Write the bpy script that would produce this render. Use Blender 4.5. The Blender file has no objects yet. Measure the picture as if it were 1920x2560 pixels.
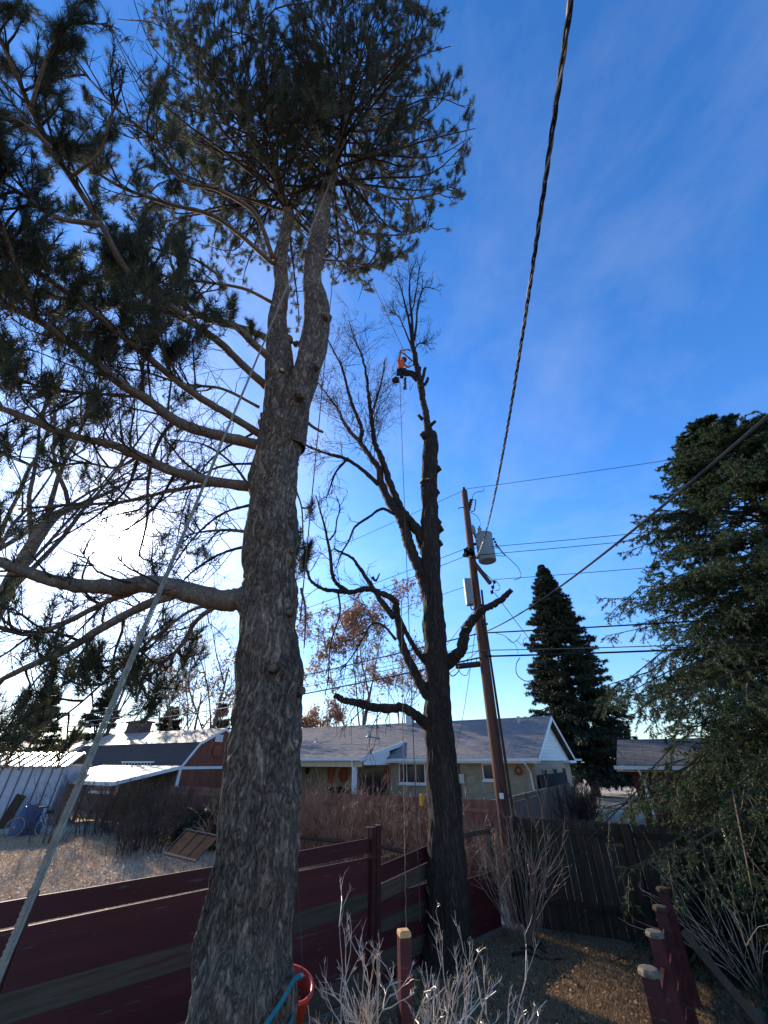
import bpy, math, random
import numpy as np
from mathutils import Vector, Matrix, noise
R = math.radians
rnd = random.Random(7)
nr = np.random.RandomState(11)
scene = bpy.context.scene
COL = scene.collection

# ------------------------------------------------------------------ camera, world, sun, exposure
CAMZ = 3.0
PITCH = R(33.0)
FPX = 960.0
cam_d = bpy.data.cameras.new('camera')
cam_d.sensor_fit = 'VERTICAL'
cam_d.sensor_height = 36.0
cam_d.lens = 36.0 * FPX / 2560.0
cam_d.clip_start = 0.05
cam_d.clip_end = 3000
cam = bpy.data.objects.new('camera', cam_d)
cam.location = (0, 0, CAMZ)
cam.rotation_euler = (R(90) + PITCH, 0, 0)
COL.objects.link(cam)
scene.camera = cam

SUN_EL, SUN_AZ = R(24.0), R(-38.1)          # azimuth from +Y towards +X
SUN_DIR = Vector((math.sin(SUN_AZ) * math.cos(SUN_EL), math.cos(SUN_AZ) * math.cos(SUN_EL), math.sin(SUN_EL)))

world = bpy.data.worlds.new('World')
scene.world = world
world.use_nodes = True
wn, wl = world.node_tree.nodes, world.node_tree.links
wn.clear()
w_out = wn.new('ShaderNodeOutputWorld')
w_bg = wn.new('ShaderNodeBackground')
w_bg.inputs['Strength'].default_value = 0.10
sky = wn.new('ShaderNodeTexSky')
sky.sky_type = 'NISHITA'
sky.sun_disc = False
sky.sun_elevation = SUN_EL
sky.sun_rotation = SUN_AZ
sky.altitude = 1600
sky.air_density = 1.0
sky.dust_density = 0.6
sky.ozone_density = 2.5
hs = wn.new('ShaderNodeHueSaturation')
hs.inputs['Hue'].default_value = 0.507
hs.inputs['Saturation'].default_value = 1.27
hs.inputs['Value'].default_value = 1.35
geo = wn.new('ShaderNodeTexCoord')
def wmath(op, a=None, b=None, va=None, vb=None, clamp=False):
    n = wn.new('ShaderNodeMath'); n.operation = op; n.use_clamp = clamp
    for i, (s, v) in enumerate(((a, va), (b, vb))):
        if s is not None: wl.new(s, n.inputs[i])
        elif v is not None: n.inputs[i].default_value = v
    return n.outputs[0]
nrm = wn.new('ShaderNodeVectorMath'); nrm.operation = 'NORMALIZE'
wl.new(geo.outputs['Generated'], nrm.inputs[0])
dot = wn.new('ShaderNodeVectorMath'); dot.operation = 'DOT_PRODUCT'
wl.new(nrm.outputs[0], dot.inputs[0]); dot.inputs[1].default_value = SUN_DIR
dp = wmath('MAXIMUM', dot.outputs['Value'], None, None, 0.0)
# thin cirrus: noise on a plane high above
sep = wn.new('ShaderNodeSeparateXYZ'); wl.new(nrm.outputs[0], sep.inputs[0])
lift = wn.new('ShaderNodeMapRange'); lift.inputs[1].default_value = 0.02; lift.inputs[2].default_value = 0.42; lift.inputs[3].default_value = 1.15; lift.inputs[4].default_value = 2.35; lift.clamp = True
wl.new(sep.outputs[2], lift.inputs[0])
lsc = wn.new('ShaderNodeVectorMath'); lsc.operation = 'SCALE'
wl.new(sky.outputs[0], lsc.inputs[0]); wl.new(lift.outputs[0], lsc.inputs['Scale']); wl.new(lsc.outputs[0], hs.inputs['Color'])
zz = wmath('ADD', wmath('MAXIMUM', sep.outputs[2], None, None, 0.0), None, None, 0.12)
cx = wmath('DIVIDE', sep.outputs[0], zz); cy = wmath('DIVIDE', sep.outputs[1], zz)
cmb = wn.new('ShaderNodeCombineXYZ'); wl.new(cx, cmb.inputs[0]); wl.new(cy, cmb.inputs[1])
mp = wn.new('ShaderNodeMapping'); mp.inputs['Rotation'].default_value = (0, 0, R(35)); mp.inputs['Scale'].default_value = (1.0, 0.8, 1)
wl.new(cmb.outputs[0], mp.inputs[0])
n1 = wn.new('ShaderNodeTexNoise'); n1.inputs['Scale'].default_value = 1.9; n1.inputs['Detail'].default_value = 9; n1.inputs['Roughness'].default_value = 0.62; n1.inputs['Distortion'].default_value = 0.25
wl.new(mp.outputs[0], n1.inputs['Vector'])
cr = wn.new('ShaderNodeMapRange'); cr.inputs[1].default_value = 0.44; cr.inputs[2].default_value = 0.78; cr.inputs[3].default_value = 0.0; cr.inputs[4].default_value = 0.30
wl.new(n1.outputs[0], cr.inputs[0])
near_sun = wmath('POWER', dp, None, None, 6.0)
cl = wmath('MULTIPLY', cr.outputs[0], wmath('ADD', wmath('MULTIPLY', near_sun, None, None, 1.6), None, None, 0.6))
mixc = wn.new('ShaderNodeMix'); mixc.data_type = 'RGBA'
wl.new(cl, mixc.inputs[0]); wl.new(hs.outputs[0], mixc.inputs[6]); mixc.inputs[7].default_value = (7.5, 8.0, 9.0, 1)
# aureole of sunlight scattered in the thin cloud round the sun
g1 = wmath('MULTIPLY', wmath('POWER', dp, None, None, 12.0), None, None, 1.3)
g2 = wmath('MULTIPLY', wmath('POWER', dp, None, None, 90.0), None, None, 2.6)
g3 = wmath('MULTIPLY', wmath('POWER', dp, None, None, 1600.0), None, None, 240.0)
gs = wmath('ADD', wmath('ADD', g1, g2), g3)
gc = wn.new('ShaderNodeVectorMath'); gc.operation = 'SCALE'; gc.inputs[0].default_value = (1.0, 0.98, 0.94)
wl.new(gs, gc.inputs['Scale'])
ad = wn.new('ShaderNodeVectorMath'); ad.operation = 'ADD'
wl.new(mixc.outputs[2], ad.inputs[0]); wl.new(gc.outputs[0], ad.inputs[1])
wl.new(ad.outputs[0], w_bg.inputs['Color'])
wl.new(w_bg.outputs[0], w_out.inputs[0])

sun_d = bpy.data.lights.new('sun', 'SUN')
sun_d.energy = 5.0
sun_d.angle = R(0.6)
sun_d.color = (1.0, 0.87, 0.70)
sun = bpy.data.objects.new('sun', sun_d)
sun.rotation_euler = SUN_DIR.to_track_quat('Z', 'Y').to_euler()
sun.location = (-20, 25, 30)
COL.objects.link(sun)

scene.view_settings.view_transform = 'Standard'
scene.view_settings.look = 'None'
scene.view_settings.exposure = 0.26
scene.view_settings.gamma = 1.0
scene.view_settings.use_curve_mapping = False
scene.render.engine = 'CYCLES'
scene.cycles.max_bounces = 6
scene.cycles.transparent_max_bounces = 8

# ------------------------------------------------------------------ measuring: a photo pixel (1920 x 2560) and a distance give a place
SN, CS = math.sin(PITCH), math.cos(PITCH)
S = 1920 / 1659.0
def uv(x, y): return (x - 960) / FPX, (1280 - y) / FPX
def up(y): return (1280 - y) / FPX * CS + SN
def fw(y): return CS - (1280 - y) / FPX * SN
def PD(x, y, D):
    u, v = uv(x, y)
    return Vector((u * D, D * fw(y), CAMZ + D * up(y)))
def PY(x, y, Y): return PD(x, y, Y / fw(y))
def PZ(x, y, z): return PD(x, y, (z - CAMZ) / up(y))
def hit(x, y, o, n):
    d = PD(x, y, 1.0) - Vector((0, 0, CAMZ))
    t = (Vector(o) - Vector((0, 0, CAMZ))).dot(n) / d.dot(n)
    return Vector((0, 0, CAMZ)) + d * t
def gz(x, y):
    t = min(1, max(0, (y - 12) / 10.0))
    return 0.5 * t * t * (3 - 2 * t)

# ------------------------------------------------------------------ mesh helpers
class MB:
    def __init__(s): s.v = []; s.f = {}; s.n = 0
    def add(s, v, faces):
        v = np.asarray(v, dtype=np.float32).reshape(-1, 3)
        for f in faces:
            f = np.asarray(f, dtype=np.int32)
            if f.size: s.f.setdefault(f.shape[1], []).append(f + s.n)
        s.v.append(v); s.n += len(v)
        return s
    def box(s, c, size, M=None, taper=None):
        x, y, z = [d / 2 for d in size]
        p = np.array([(-x,-y,-z),(x,-y,-z),(x,y,-z),(-x,y,-z),(-x,-y,z),(x,-y,z),(x,y,z),(-x,y,z)], dtype=float)
        if taper: p[4:, :2] *= taper
        if M is not None: p = p @ np.array(M.to_3x3()).T
        return s.add(p + np.array(c), [[(0,3,2,1),(4,5,6,7),(0,1,5,4),(1,2,6,5),(2,3,7,6),(3,0,4,7)]])
    def ext(s, poly, off):
        """a flat outline given a real thickness"""
        p = np.array([tuple(q) for q in poly], dtype=float); n = len(p); o = np.array(tuple(off))
        v = np.vstack([p, p + o])
        side = [(i, (i + 1) % n, (i + 1) % n + n, i + n) for i in range(n)]
        return s.add(v, [[tuple(range(n - 1, -1, -1))], [tuple(range(n, 2 * n))], side])
    def tube(s, pts, rad, k=6, cap=True):
        P = np.array([tuple(p) for p in pts], dtype=float); n = len(P)
        rad = np.full(n, rad, dtype=float) if np.isscalar(rad) else np.asarray(rad, dtype=float)
        T = np.gradient(P, axis=0); T /= np.linalg.norm(T, axis=1)[:, None] + 1e-9
        a = np.array([0, 0, 1.0]) if abs(T[0, 2]) < 0.9 else np.array([1.0, 0, 0])
        N = np.zeros_like(P); x = np.cross(T[0], a); x /= np.linalg.norm(x)
        for i in range(n):
            x = x - T[i] * x.dot(T[i]); x /= np.linalg.norm(x) + 1e-9; N[i] = x
        B = np.cross(T, N)
        an = np.arange(k) * 2 * math.pi / k
        ring = P[:, None, :] + rad[:, None, None] * (np.cos(an)[None, :, None] * N[:, None, :] + np.sin(an)[None, :, None] * B[:, None, :])
        i = np.arange(n - 1)[:, None] * k; j = np.arange(k)[None, :]; j2 = (j + 1) % k
        q = np.stack([i + j, i + j2, i + k + j2, i + k + j], -1).reshape(-1, 4)
        fs = [q]
        if cap: fs += [[tuple(range(k - 1, -1, -1))], [tuple(range((n - 1) * k, n * k))]]
        return s.add(ring.reshape(-1, 3), fs)
    def segs(s, A, B, ra, rb, k=3):
        A = np.asarray(A, dtype=float); B = np.asarray(B, dtype=float); ra = np.asarray(ra); rb = np.asarray(rb)
        if len(A) == 0: return s
        T = B - A; T /= np.linalg.norm(T, axis=1)[:, None] + 1e-9
        ref = np.where(np.abs(T[:, 2:3]) < 0.9, np.array([[0, 0, 1.0]]), np.array([[1.0, 0, 0]]))
        N = np.cross(T, ref); N /= np.linalg.norm(N, axis=1)[:, None] + 1e-9
        Bn = np.cross(T, N)
        an = np.arange(k) * 2 * math.pi / k
        d = np.cos(an)[None, :, None] * N[:, None, :] + np.sin(an)[None, :, None] * Bn[:, None, :]
        v = np.concatenate([A[:, None, :] + d * ra[:, None, None], B[:, None, :] + d * rb[:, None, None]], 1)
        i = np.arange(len(A))[:, None] * 2 * k; j = np.arange(k)[None, :]; j2 = (j + 1) % k
        q = np.stack([i + j, i + j2, i + k + j2, i + k + j], -1).reshape(-1, 4)
        return s.add(v.reshape(-1, 3), [q])
    def lathe(s, prof, c=(0, 0, 0), k=16, M=None):
        prof = np.array(prof, dtype=float); n = len(prof)
        an = np.arange(k) * 2 * math.pi / k
        v = np.stack([prof[:, 0:1] * np.cos(an), prof[:, 0:1] * np.sin(an), np.repeat(prof[:, 1:2], k, 1)], -1).reshape(-1, 3)
        if M is not None: v = v @ np.array(M.to_3x3()).T
        i = np.arange(n - 1)[:, None] * k; j = np.arange(k)[None, :]; j2 = (j + 1) % k
        q = np.stack([i + j, i + j2, i + k + j2, i + k + j], -1).reshape(-1, 4)
        return s.add(v + np.array(c), [q, [tuple(range(k - 1, -1, -1))], [tuple(range((n - 1) * k, n * k))]])
    def mesh(s, name, m, smooth=False, inv=None):
        me = bpy.data.meshes.new(name)
        v = np.vstack(s.v).astype(np.float64)
        if inv is not None:
            a = np.array(inv); v = v @ a[:3, :3].T + a[:3, 3]
        me.vertices.add(len(v)); me.vertices.foreach_set('co', v.astype(np.float32).ravel())
        loops, starts, tot, c = [], [], [], 0
        for k, fl in s.f.items():
            f = np.vstack(fl); loops.append(f.ravel())
            starts.append(c + np.arange(len(f)) * k); tot.append(np.full(len(f), k)); c += f.size
        loops = np.concatenate(loops)
        me.loops.add(len(loops)); me.loops.foreach_set('vertex_index', loops.astype(np.int32))
        st = np.concatenate(starts).astype(np.int32)
        me.polygons.add(len(st)); me.polygons.foreach_set('loop_start', st)
        me.polygons.foreach_set('loop_total', np.concatenate(tot).astype(np.int32))
        me.polygons.foreach_set('use_smooth', np.full(len(st), bool(smooth)))
        me.update(calc_edges=True); me.validate()
        if m: me.materials.append(m)
        return me
    def build(s, name, m, parent=None, smooth=False, world=False):
        if s.n == 0: return None
        inv = FR[root_of(parent).name].inverted() if (world and parent) else None
        return put(name, s.mesh(name, m, smooth, inv), parent)
FR = {}
def root_of(o):
    while o.parent: o = o.parent
    return o
def put(name, me, parent=None, loc=(0, 0, 0), rot=(0, 0, 0), scale=(1, 1, 1)):
    o = bpy.data.objects.new(name, me); COL.objects.link(o)
    o.location = loc; o.rotation_euler = rot; o.scale = scale
    if parent: o.parent = parent
    else: FR[o.name] = Matrix.LocRotScale(Vector(loc), Matrix.Rotation(rot[2], 3, 'Z'), None)
    return o
def tag(o, label=None, cat=None, group=None, kind=None):
    if label: o['label'] = label
    if cat: o['category'] = cat
    if group: o['group'] = group
    if kind: o['kind'] = kind
    return o
def thing(name, label, cat, loc=(0, 0, 0), rz=0.0, group=None):
    o = bpy.data.objects.new(name, None); COL.objects.link(o)
    o.empty_display_size = 0.2
    o.location = loc; o.rotation_euler = (0, 0, rz)
    FR[o.name] = Matrix.Translation(Vector(loc)) @ Matrix.Rotation(rz, 4, 'Z')
    return tag(o, label, cat, group)
def catmull(pts, m=8):
    P = [Vector(p) for p in pts]; P = [P[0] * 2 - P[1]] + P + [P[-1] * 2 - P[-2]]
    out = []
    for i in range(1, len(P) - 2):
        for j in range(m):
            t = j / m; a, b, c, d = P[i - 1], P[i], P[i + 1], P[i + 2]
            out.append(0.5 * ((2 * b) + (c - a) * t + (2 * a - 5 * b + 4 * c - d) * t * t + (3 * b - a - 3 * c + d) * t ** 3))
    out.append(P[-2]); return out
def lerps(vals, n):
    return np.interp(np.linspace(0, 1, n), np.linspace(0, 1, len(vals)), vals)
def rvec(s=1.0): return Vector((rnd.gauss(0, s), rnd.gauss(0, s), rnd.gauss(0, s)))

# ------------------------------------------------------------------ materials
def new_mat(name):
    m = bpy.data.materials.new(name); m.use_nodes = True
    n, l = m.node_tree.nodes, m.node_tree.links
    return m, n, l, n['Principled BSDF']
def warm(c, k=1.0):
    return (min(1, c[0] * (1 + .30 * k)), min(1, c[1] * (1 + .06 * k)), c[2] * (1 - .18 * k))
NOWARM = {'blue', 'teal', 'white_trim', 'orange_red', 'red_paint', 'pole_wood', 'cable', 'shed_white', 'shingle', 'transformer', 'ceramic', 'galv'}
def mat(name, c1, c2=None, scale=6.0, rough=0.75, bump=0.3, stretch=(1, 1, 1), detail=6, obj_var=0.0, metal=0.0, spec=0.3, bscale=None, lo=0.35, hi=0.65, c3=None, dist=0.01, wear=None):
    m, n, l, b = new_mat(name)
    c2 = c2 or tuple(x * 0.7 for x in c1)
    if name not in NOWARM:
        c1, c2 = warm(c1), warm(c2); c3 = warm(c3) if c3 else None
    tc = n.new('ShaderNodeTexCoord'); mp = n.new('ShaderNodeMapping'); mp.inputs['Scale'].default_value = stretch
    l.new(tc.outputs['Object'], mp.inputs[0])
    oi = n.new('ShaderNodeObjectInfo')
    off = n.new('ShaderNodeVectorMath'); off.operation = 'ADD'
    mo = n.new('ShaderNodeMath'); mo.operation = 'MULTIPLY'; mo.inputs[1].default_value = 37.0
    l.new(oi.outputs['Random'], mo.inputs[0]); l.new(mp.outputs[0], off.inputs[0]); l.new(mo.outputs[0], off.inputs[1])
    no = n.new('ShaderNodeTexNoise'); no.inputs['Scale'].default_value = scale; no.inputs['Detail'].default_value = detail; no.inputs['Roughness'].default_value = 0.6
    l.new(off.outputs[0], no.inputs['Vector'])
    rp = n.new('ShaderNodeValToRGB')
    rp.color_ramp.elements[0].position = lo; rp.color_ramp.elements[0].color = (*c1, 1)
    rp.color_ramp.elements[1].position = hi; rp.color_ramp.elements[1].color = (*c2, 1)
    if c3: e = rp.color_ramp.elements.new((lo + hi) / 2); e.color = (*c3, 1)
    l.new(no.outputs[0], rp.inputs[0])
    col = rp.outputs[0]
    if obj_var:
        mr = n.new('ShaderNodeMapRange'); mr.inputs[3].default_value = 1 - obj_var; mr.inputs[4].default_value = 1 + obj_var
        l.new(oi.outputs['Random'], mr.inputs[0])
        h = n.new('ShaderNodeHueSaturation'); l.new(mr.outputs[0], h.inputs['Value']); l.new(col, h.inputs['Color']); col = h.outputs[0]
    if wear:
        wc, wt = wear
        wm = n.new('ShaderNodeTexNoise'); wm.inputs['Scale'].default_value = 9; wm.inputs['Detail'].default_value = 10; wm.inputs['Roughness'].default_value = 0.7; l.new(off.outputs[0], wm.inputs['Vector'])
        wr = n.new('ShaderNodeMapRange'); wr.inputs[1].default_value = wt; wr.inputs[2].default_value = wt + .05; l.new(wm.outputs[0], wr.inputs[0])
        wx = n.new('ShaderNodeMix'); wx.data_type = 'RGBA'; l.new(wr.outputs[0], wx.inputs[0]); l.new(col, wx.inputs[6]); wx.inputs[7].default_value = (*wc, 1); col = wx.outputs[2]
    l.new(col, b.inputs['Base Color'])
    b.inputs['Roughness'].default_value = rough; b.inputs['Metallic'].default_value = metal
    b.inputs['Specular IOR Level'].default_value = spec
    if bump:
        n2 = n.new('ShaderNodeTexNoise'); n2.inputs['Scale'].default_value = bscale or scale * 4; n2.inputs['Detail'].default_value = 8; n2.inputs['Roughness'].default_value = 0.65
        l.new(off.outputs[0], n2.inputs['Vector'])
        bp = n.new('ShaderNodeBump'); bp.inputs['Strength'].default_value = bump; bp.inputs['Distance'].default_value = dist
        l.new(n2.outputs[0], bp.inputs['Height']); l.new(bp.outputs[0], b.inputs['Normal'])
    return m
def bark_mat(name, dark, light, cell=9.0, stretch=0.28, bump=1.0, dist=0.03, warm_c=None):
    dark, light = warm(dark), warm(light)
    m, n, l, b = new_mat(name)
    tc = n.new('ShaderNodeTexCoord'); mp = n.new('ShaderNodeMapping'); mp.inputs['Scale'].default_value = (1, 1, stretch)
    l.new(tc.outputs['Object'], mp.inputs[0])
    def noise_(sc, det, rough, dis, typ='FBM'):
        q = n.new('ShaderNodeTexNoise'); q.noise_type = typ; q.inputs['Scale'].default_value = sc; q.inputs['Detail'].default_value = det; q.inputs['Roughness'].default_value = rough; q.inputs['Distortion'].default_value = dis
        l.new(mp.outputs[0], q.inputs['Vector']); return q.outputs[0]
    def mth(op, x, y=None, c=False):
        q = n.new('ShaderNodeMath'); q.operation = op; q.use_clamp = c
        for k_, s_ in enumerate((x, y)):
            if s_ is None: continue
            if isinstance(s_, float): q.inputs[k_].default_value = s_
            else: l.new(s_, q.inputs[k_])
        return q.outputs[0]
    ridge = mth('MULTIPLY', mth('ABSOLUTE', mth('SUBTRACT', noise_(cell, 5, 0.6, 1.2), 0.5)), 6.5, True)
    ridge2 = mth('MULTIPLY', mth('ABSOLUTE', mth('SUBTRACT', noise_(cell * 2.3, 5, 0.6, 1.5), 0.5)), 6.0, True)
    fine = mth('MULTIPLY', mth('SUBTRACT', noise_(cell * 6, 8, 0.75, 0.8), 0.3), 2.5, True)
    big = mth('MULTIPLY', mth('SUBTRACT', noise_(cell * .25, 4, 0.5, 0.3), 0.3), 2.5, True)
    h_ = mth('ADD', mth('ADD', mth('MULTIPLY', ridge, 0.34), mth('MULTIPLY', ridge2, 0.22)), mth('ADD', mth('MULTIPLY', fine, 0.30), mth('MULTIPLY', big, 0.14)))
    rp = n.new('ShaderNodeValToRGB'); e = rp.color_ramp.elements
    e[0].position = 0.22; e[0].color = (*dark, 1); e[1].position = 0.86; e[1].color = (*light, 1)
    q = e.new(0.55); q.color = (*(tuple(x * .5 + y * .36 for x, y in zip(dark, light))), 1)
    l.new(h_, rp.inputs[0]); l.new(rp.outputs[0], b.inputs['Base Color'])
    b.inputs['Roughness'].default_value = 0.85; b.inputs['Specular IOR Level'].default_value = 0.25
    bp = n.new('ShaderNodeBump'); bp.inputs['Strength'].default_value = bump; bp.inputs['Distance'].default_value = dist
    l.new(h_, bp.inputs['Height']); l.new(bp.outputs[0], b.inputs['Normal'])
    return m
def leaf_mat(name, c1, c2, trans=0.35, rough=0.55):
    c1, c2 = warm(c1, .5), warm(c2, .5)
    m, n, l, b = new_mat(name)
    g = n.new('ShaderNodeNewGeometry')
    rp = n.new('ShaderNodeValToRGB'); rp.color_ramp.elements[0].color = (*c1, 1); rp.color_ramp.elements[1].color = (*c2, 1)
    l.new(g.outputs['Random Per Island'], rp.inputs[0])
    l.new(rp.outputs[0], b.inputs['Base Color']); b.inputs['Roughness'].default_value = rough
    b.inputs['Specular IOR Level'].default_value = 0.35
    tr = n.new('ShaderNodeBsdfTranslucent'); l.new(rp.outputs[0], tr.inputs[0])
    mx = n.new('ShaderNodeMixShader'); mx.inputs[0].default_value = trans
    l.new(b.outputs[0], mx.inputs[1]); l.new(tr.outputs[0], mx.inputs[2]); l.new(mx.outputs[0], n['Material Output'].inputs[0])
    return m
def brick_mat(name, c1, c2, mortar, axis='x', bw=0.21, rh=0.073, bump=0.6):
    m, n, l, b = new_mat(name)
    tc = n.new('ShaderNodeTexCoord'); sp = n.new('ShaderNodeSeparateXYZ'); cb = n.new('ShaderNodeCombineXYZ')
    l.new(tc.outputs['Object'], sp.inputs[0]); l.new(sp.outputs[0 if axis == 'x' else 1], cb.inputs[0]); l.new(sp.outputs[2], cb.inputs[1])
    br = n.new('ShaderNodeTexBrick'); br.inputs['Scale'].default_value = 1.0
    br.inputs['Color1'].default_value = (*c1, 1); br.inputs['Color2'].default_value = (*c2, 1); br.inputs['Mortar'].default_value = (*mortar, 1)
    br.inputs['Brick Width'].default_value = bw; br.inputs['Row Height'].default_value = rh; br.inputs['Mortar Size'].default_value = 0.007
    l.new(cb.outputs[0], br.inputs['Vector'])
    no = n.new('ShaderNodeTexNoise'); no.inputs['Scale'].default_value = 3; no.inputs['Detail'].default_value = 6; l.new(tc.outputs['Object'], no.inputs['Vector'])
    mv = n.new('ShaderNodeMapRange'); mv.inputs[1].default_value = .3; mv.inputs[2].default_value = .7; mv.inputs[3].default_value = 0.8; mv.inputs[4].default_value = 1.15; l.new(no.outputs[0], mv.inputs[0])
    h = n.new('ShaderNodeHueSaturation'); l.new(mv.outputs[0], h.inputs['Value']); l.new(br.outputs[0], h.inputs['Color'])
    l.new(h.outputs[0], b.inputs['Base Color']); b.inputs['Roughness'].default_value = 0.9
    bp = n.new('ShaderNodeBump'); bp.inputs['Strength'].default_value = bump; bp.inputs['Distance'].default_value = 0.01; bp.invert = True
    l.new(br.outputs['Fac'], bp.inputs['Height']); l.new(bp.outputs[0], b.inputs['Normal'])
    return m
def glass_mat(name, c=(0.02, 0.025, 0.03)):
    m, n, l, b = new_mat(name)
    b.inputs['Base Color'].default_value = (*c, 1); b.inputs['Roughness'].default_value = 0.08; b.inputs['Specular IOR Level'].default_value = 0.5
    return m
M = {}
M['pine_bark'] = bark_mat('pine_bark', (0.030, 0.023, 0.019), (0.58, 0.47, 0.40), cell=9, stretch=0.34, bump=1.0, dist=0.035)
M['limb_bark'] = bark_mat('limb_bark', (0.08, 0.066, 0.058), (0.40, 0.33, 0.29), cell=18, stretch=0.8, bump=0.5, dist=0.01)
M['bough_bark'] = bark_mat('bough_bark', (0.022, 0.018, 0.016), (0.14, 0.11, 0.09), cell=18, stretch=0.8, bump=0.4, dist=0.008)
M['elm_bark'] = bark_mat('elm_bark', (0.012, 0.010, 0.009), (0.125, 0.10, 0.085), cell=12, stretch=0.13, bump=1.0, dist=0.02)
M['elm_limb'] = bark_mat('elm_limb', (0.018, 0.014, 0.012), (0.085, 0.065, 0.055), cell=22, stretch=0.5, bump=0.5, dist=0.01)
M['twig'] = mat('twig', (0.05, 0.038, 0.03), (0.10, 0.075, 0.06), scale=3, rough=0.8, bump=0)
M['grey_twig'] = mat('grey_twig', (0.16, 0.13, 0.11), (0.26, 0.22, 0.19), scale=3, rough=0.7, bump=0)
M['pale_twig'] = mat('pale_twig', (0.42, 0.36, 0.30), (0.60, 0.54, 0.47), scale=8, rough=0.30, bump=0, spec=1.0)
M['red_twig'] = mat('red_twig', (0.15, 0.085, 0.062), (0.34, 0.235, 0.17), scale=3, rough=0.6, bump=0)
M['cut_wood'] = mat('cut_wood', (0.55, 0.38, 0.20), (0.42, 0.27, 0.14), scale=14, rough=0.8, bump=0.4)
M['old_cut'] = mat('old_cut', (0.11, 0.075, 0.055), (0.19, 0.125, 0.085), scale=14, rough=0.9, bump=0.4)
M['needles'] = leaf_mat('needles', (0.032, 0.046, 0.026), (0.10, 0.105, 0.058), trans=0.45)
M['brown_needles'] = leaf_mat('brown_needles', (0.16, 0.08, 0.04), (0.22, 0.13, 0.07), trans=0.3)
M['spruce_needles'] = leaf_mat('spruce_needles', (0.014, 0.040, 0.028), (0.085, 0.125, 0.050), trans=0.45)
M['dark_spruce'] = leaf_mat('dark_spruce', (0.022, 0.036, 0.020), (0.05, 0.062, 0.032), trans=0.2)
M['dry_leaves'] = leaf_mat('dry_leaves', (0.22, 0.12, 0.07), (0.38, 0.25, 0.15), trans=0.4)
M['red_paint'] = mat('red_paint', (0.104, 0.021, 0.018), (0.072, 0.016, 0.014), scale=2.5, rough=0.6, bump=0.35, stretch=(0.25, 1, 2.5), obj_var=0.22, c3=(0.088, 0.018, 0.016), bscale=18, wear=((0.10, 0.075, 0.06), 0.60))
M['worn_board'] = mat('worn_board', (0.055, 0.045, 0.032), (0.075, 0.03, 0.026), scale=3.0, rough=0.85, bump=0.6, stretch=(0.2, 1, 3), obj_var=0.15, c3=(0.085, 0.075, 0.06), bscale=20)
M['grey_wood'] = mat('grey_wood', (0.060, 0.046, 0.032), (0.032, 0.024, 0.018), scale=5, rough=0.9, bump=0.6, stretch=(3, 3, 0.3), obj_var=0.25, bscale=20)
M['cedar'] = mat('cedar', (0.27, 0.13, 0.10), (0.17, 0.08, 0.065), scale=5, rough=0.85, bump=0.5, stretch=(3, 3, 0.3), obj_var=0.22, bscale=20)
M['silver_wood'] = mat('silver_wood', (0.20, 0.165, 0.16), (0.12, 0.10, 0.10), scale=5, rough=0.9, bump=0.5, stretch=(3, 3, 0.3), obj_var=0.15, bscale=20)
M['pole_wood'] = mat('pole_wood', (0.19, 0.075, 0.042), (0.055, 0.03, 0.022), scale=4.5, rough=0.8, bump=0.9, stretch=(4, 4, 0.25), c3=(0.14, 0.058, 0.036), bscale=16, dist=0.02)
M['white_trim'] = mat('white_trim', (0.86, 0.82, 0.74), (0.78, 0.74, 0.67), scale=4, rough=0.5, bump=0.1)
M['soffit'] = mat('soffit', (0.52, 0.48, 0.40), (0.44, 0.41, 0.35), scale=4, rough=0.7, bump=0.1)
M['tan_brick'] = brick_mat('tan_brick', (0.44, 0.34, 0.20), (0.36, 0.28, 0.165), (0.27, 0.215, 0.14))
M['tan_brick_side'] = brick_mat('tan_brick_side', (0.55, 0.38, 0.24), (0.47, 0.32, 0.20), (0.35, 0.25, 0.17), axis='y')
M['rose_brick'] = brick_mat('rose_brick', (0.21, 0.115, 0.085), (0.17, 0.09, 0.07), (0.12, 0.085, 0.07))
M['red_brick'] = brick_mat('red_brick', (0.14, 0.028, 0.018), (0.10, 0.022, 0.015), (0.05, 0.03, 0.025))
M['chimney_brick'] = brick_mat('chimney_brick', (0.16, 0.08, 0.06), (0.12, 0.06, 0.05), (0.08, 0.06, 0.05))
M['shingle'] = mat('shingle', (0.31, 0.255, 0.22), (0.19, 0.156, 0.135), scale=3.5, rough=0.95, bump=0.5, stretch=(1.0, 4, 4), bscale=60, obj_var=0.0, c3=(0.255, 0.21, 0.18))
M['pale_shingle'] = mat('pale_shingle', (0.30, 0.28, 0.25), (0.20, 0.18, 0.165), scale=4, rough=0.6, bump=0.4, stretch=(1, 4, 4), bscale=60)
M['blue_shingle'] = mat('blue_shingle', (0.13, 0.14, 0.155), (0.085, 0.09, 0.10), scale=4, rough=0.95, bump=0.4, stretch=(1, 4, 4), bscale=60, spec=.1)
M['lattice_back'] = mat('lattice_back', (0.045, 0.034, 0.028), (0.07, 0.052, 0.04), scale=4, rough=1.0, spec=0.0)
M['dark_shingle'] = mat('dark_shingle', (0.045, 0.04, 0.045), (0.075, 0.065, 0.07), scale=4, rough=0.9, bump=0.4, stretch=(1, 4, 4), bscale=60)
M['white_roof'] = mat('white_roof', (0.55, 0.55, 0.52), (0.42, 0.42, 0.40), scale=3, rough=0.5, bump=0.2)
M['brown_siding'] = mat('brown_siding', (0.20, 0.072, 0.048), (0.145, 0.055, 0.040), scale=3, rough=0.8, bump=0.3, stretch=(2, 2, 0.5), obj_var=0.08)
M['olive_wall'] = mat('olive_wall', (0.12, 0.11, 0.095), (0.09, 0.085, 0.075), scale=3, rough=0.9, bump=0.2)
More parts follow.
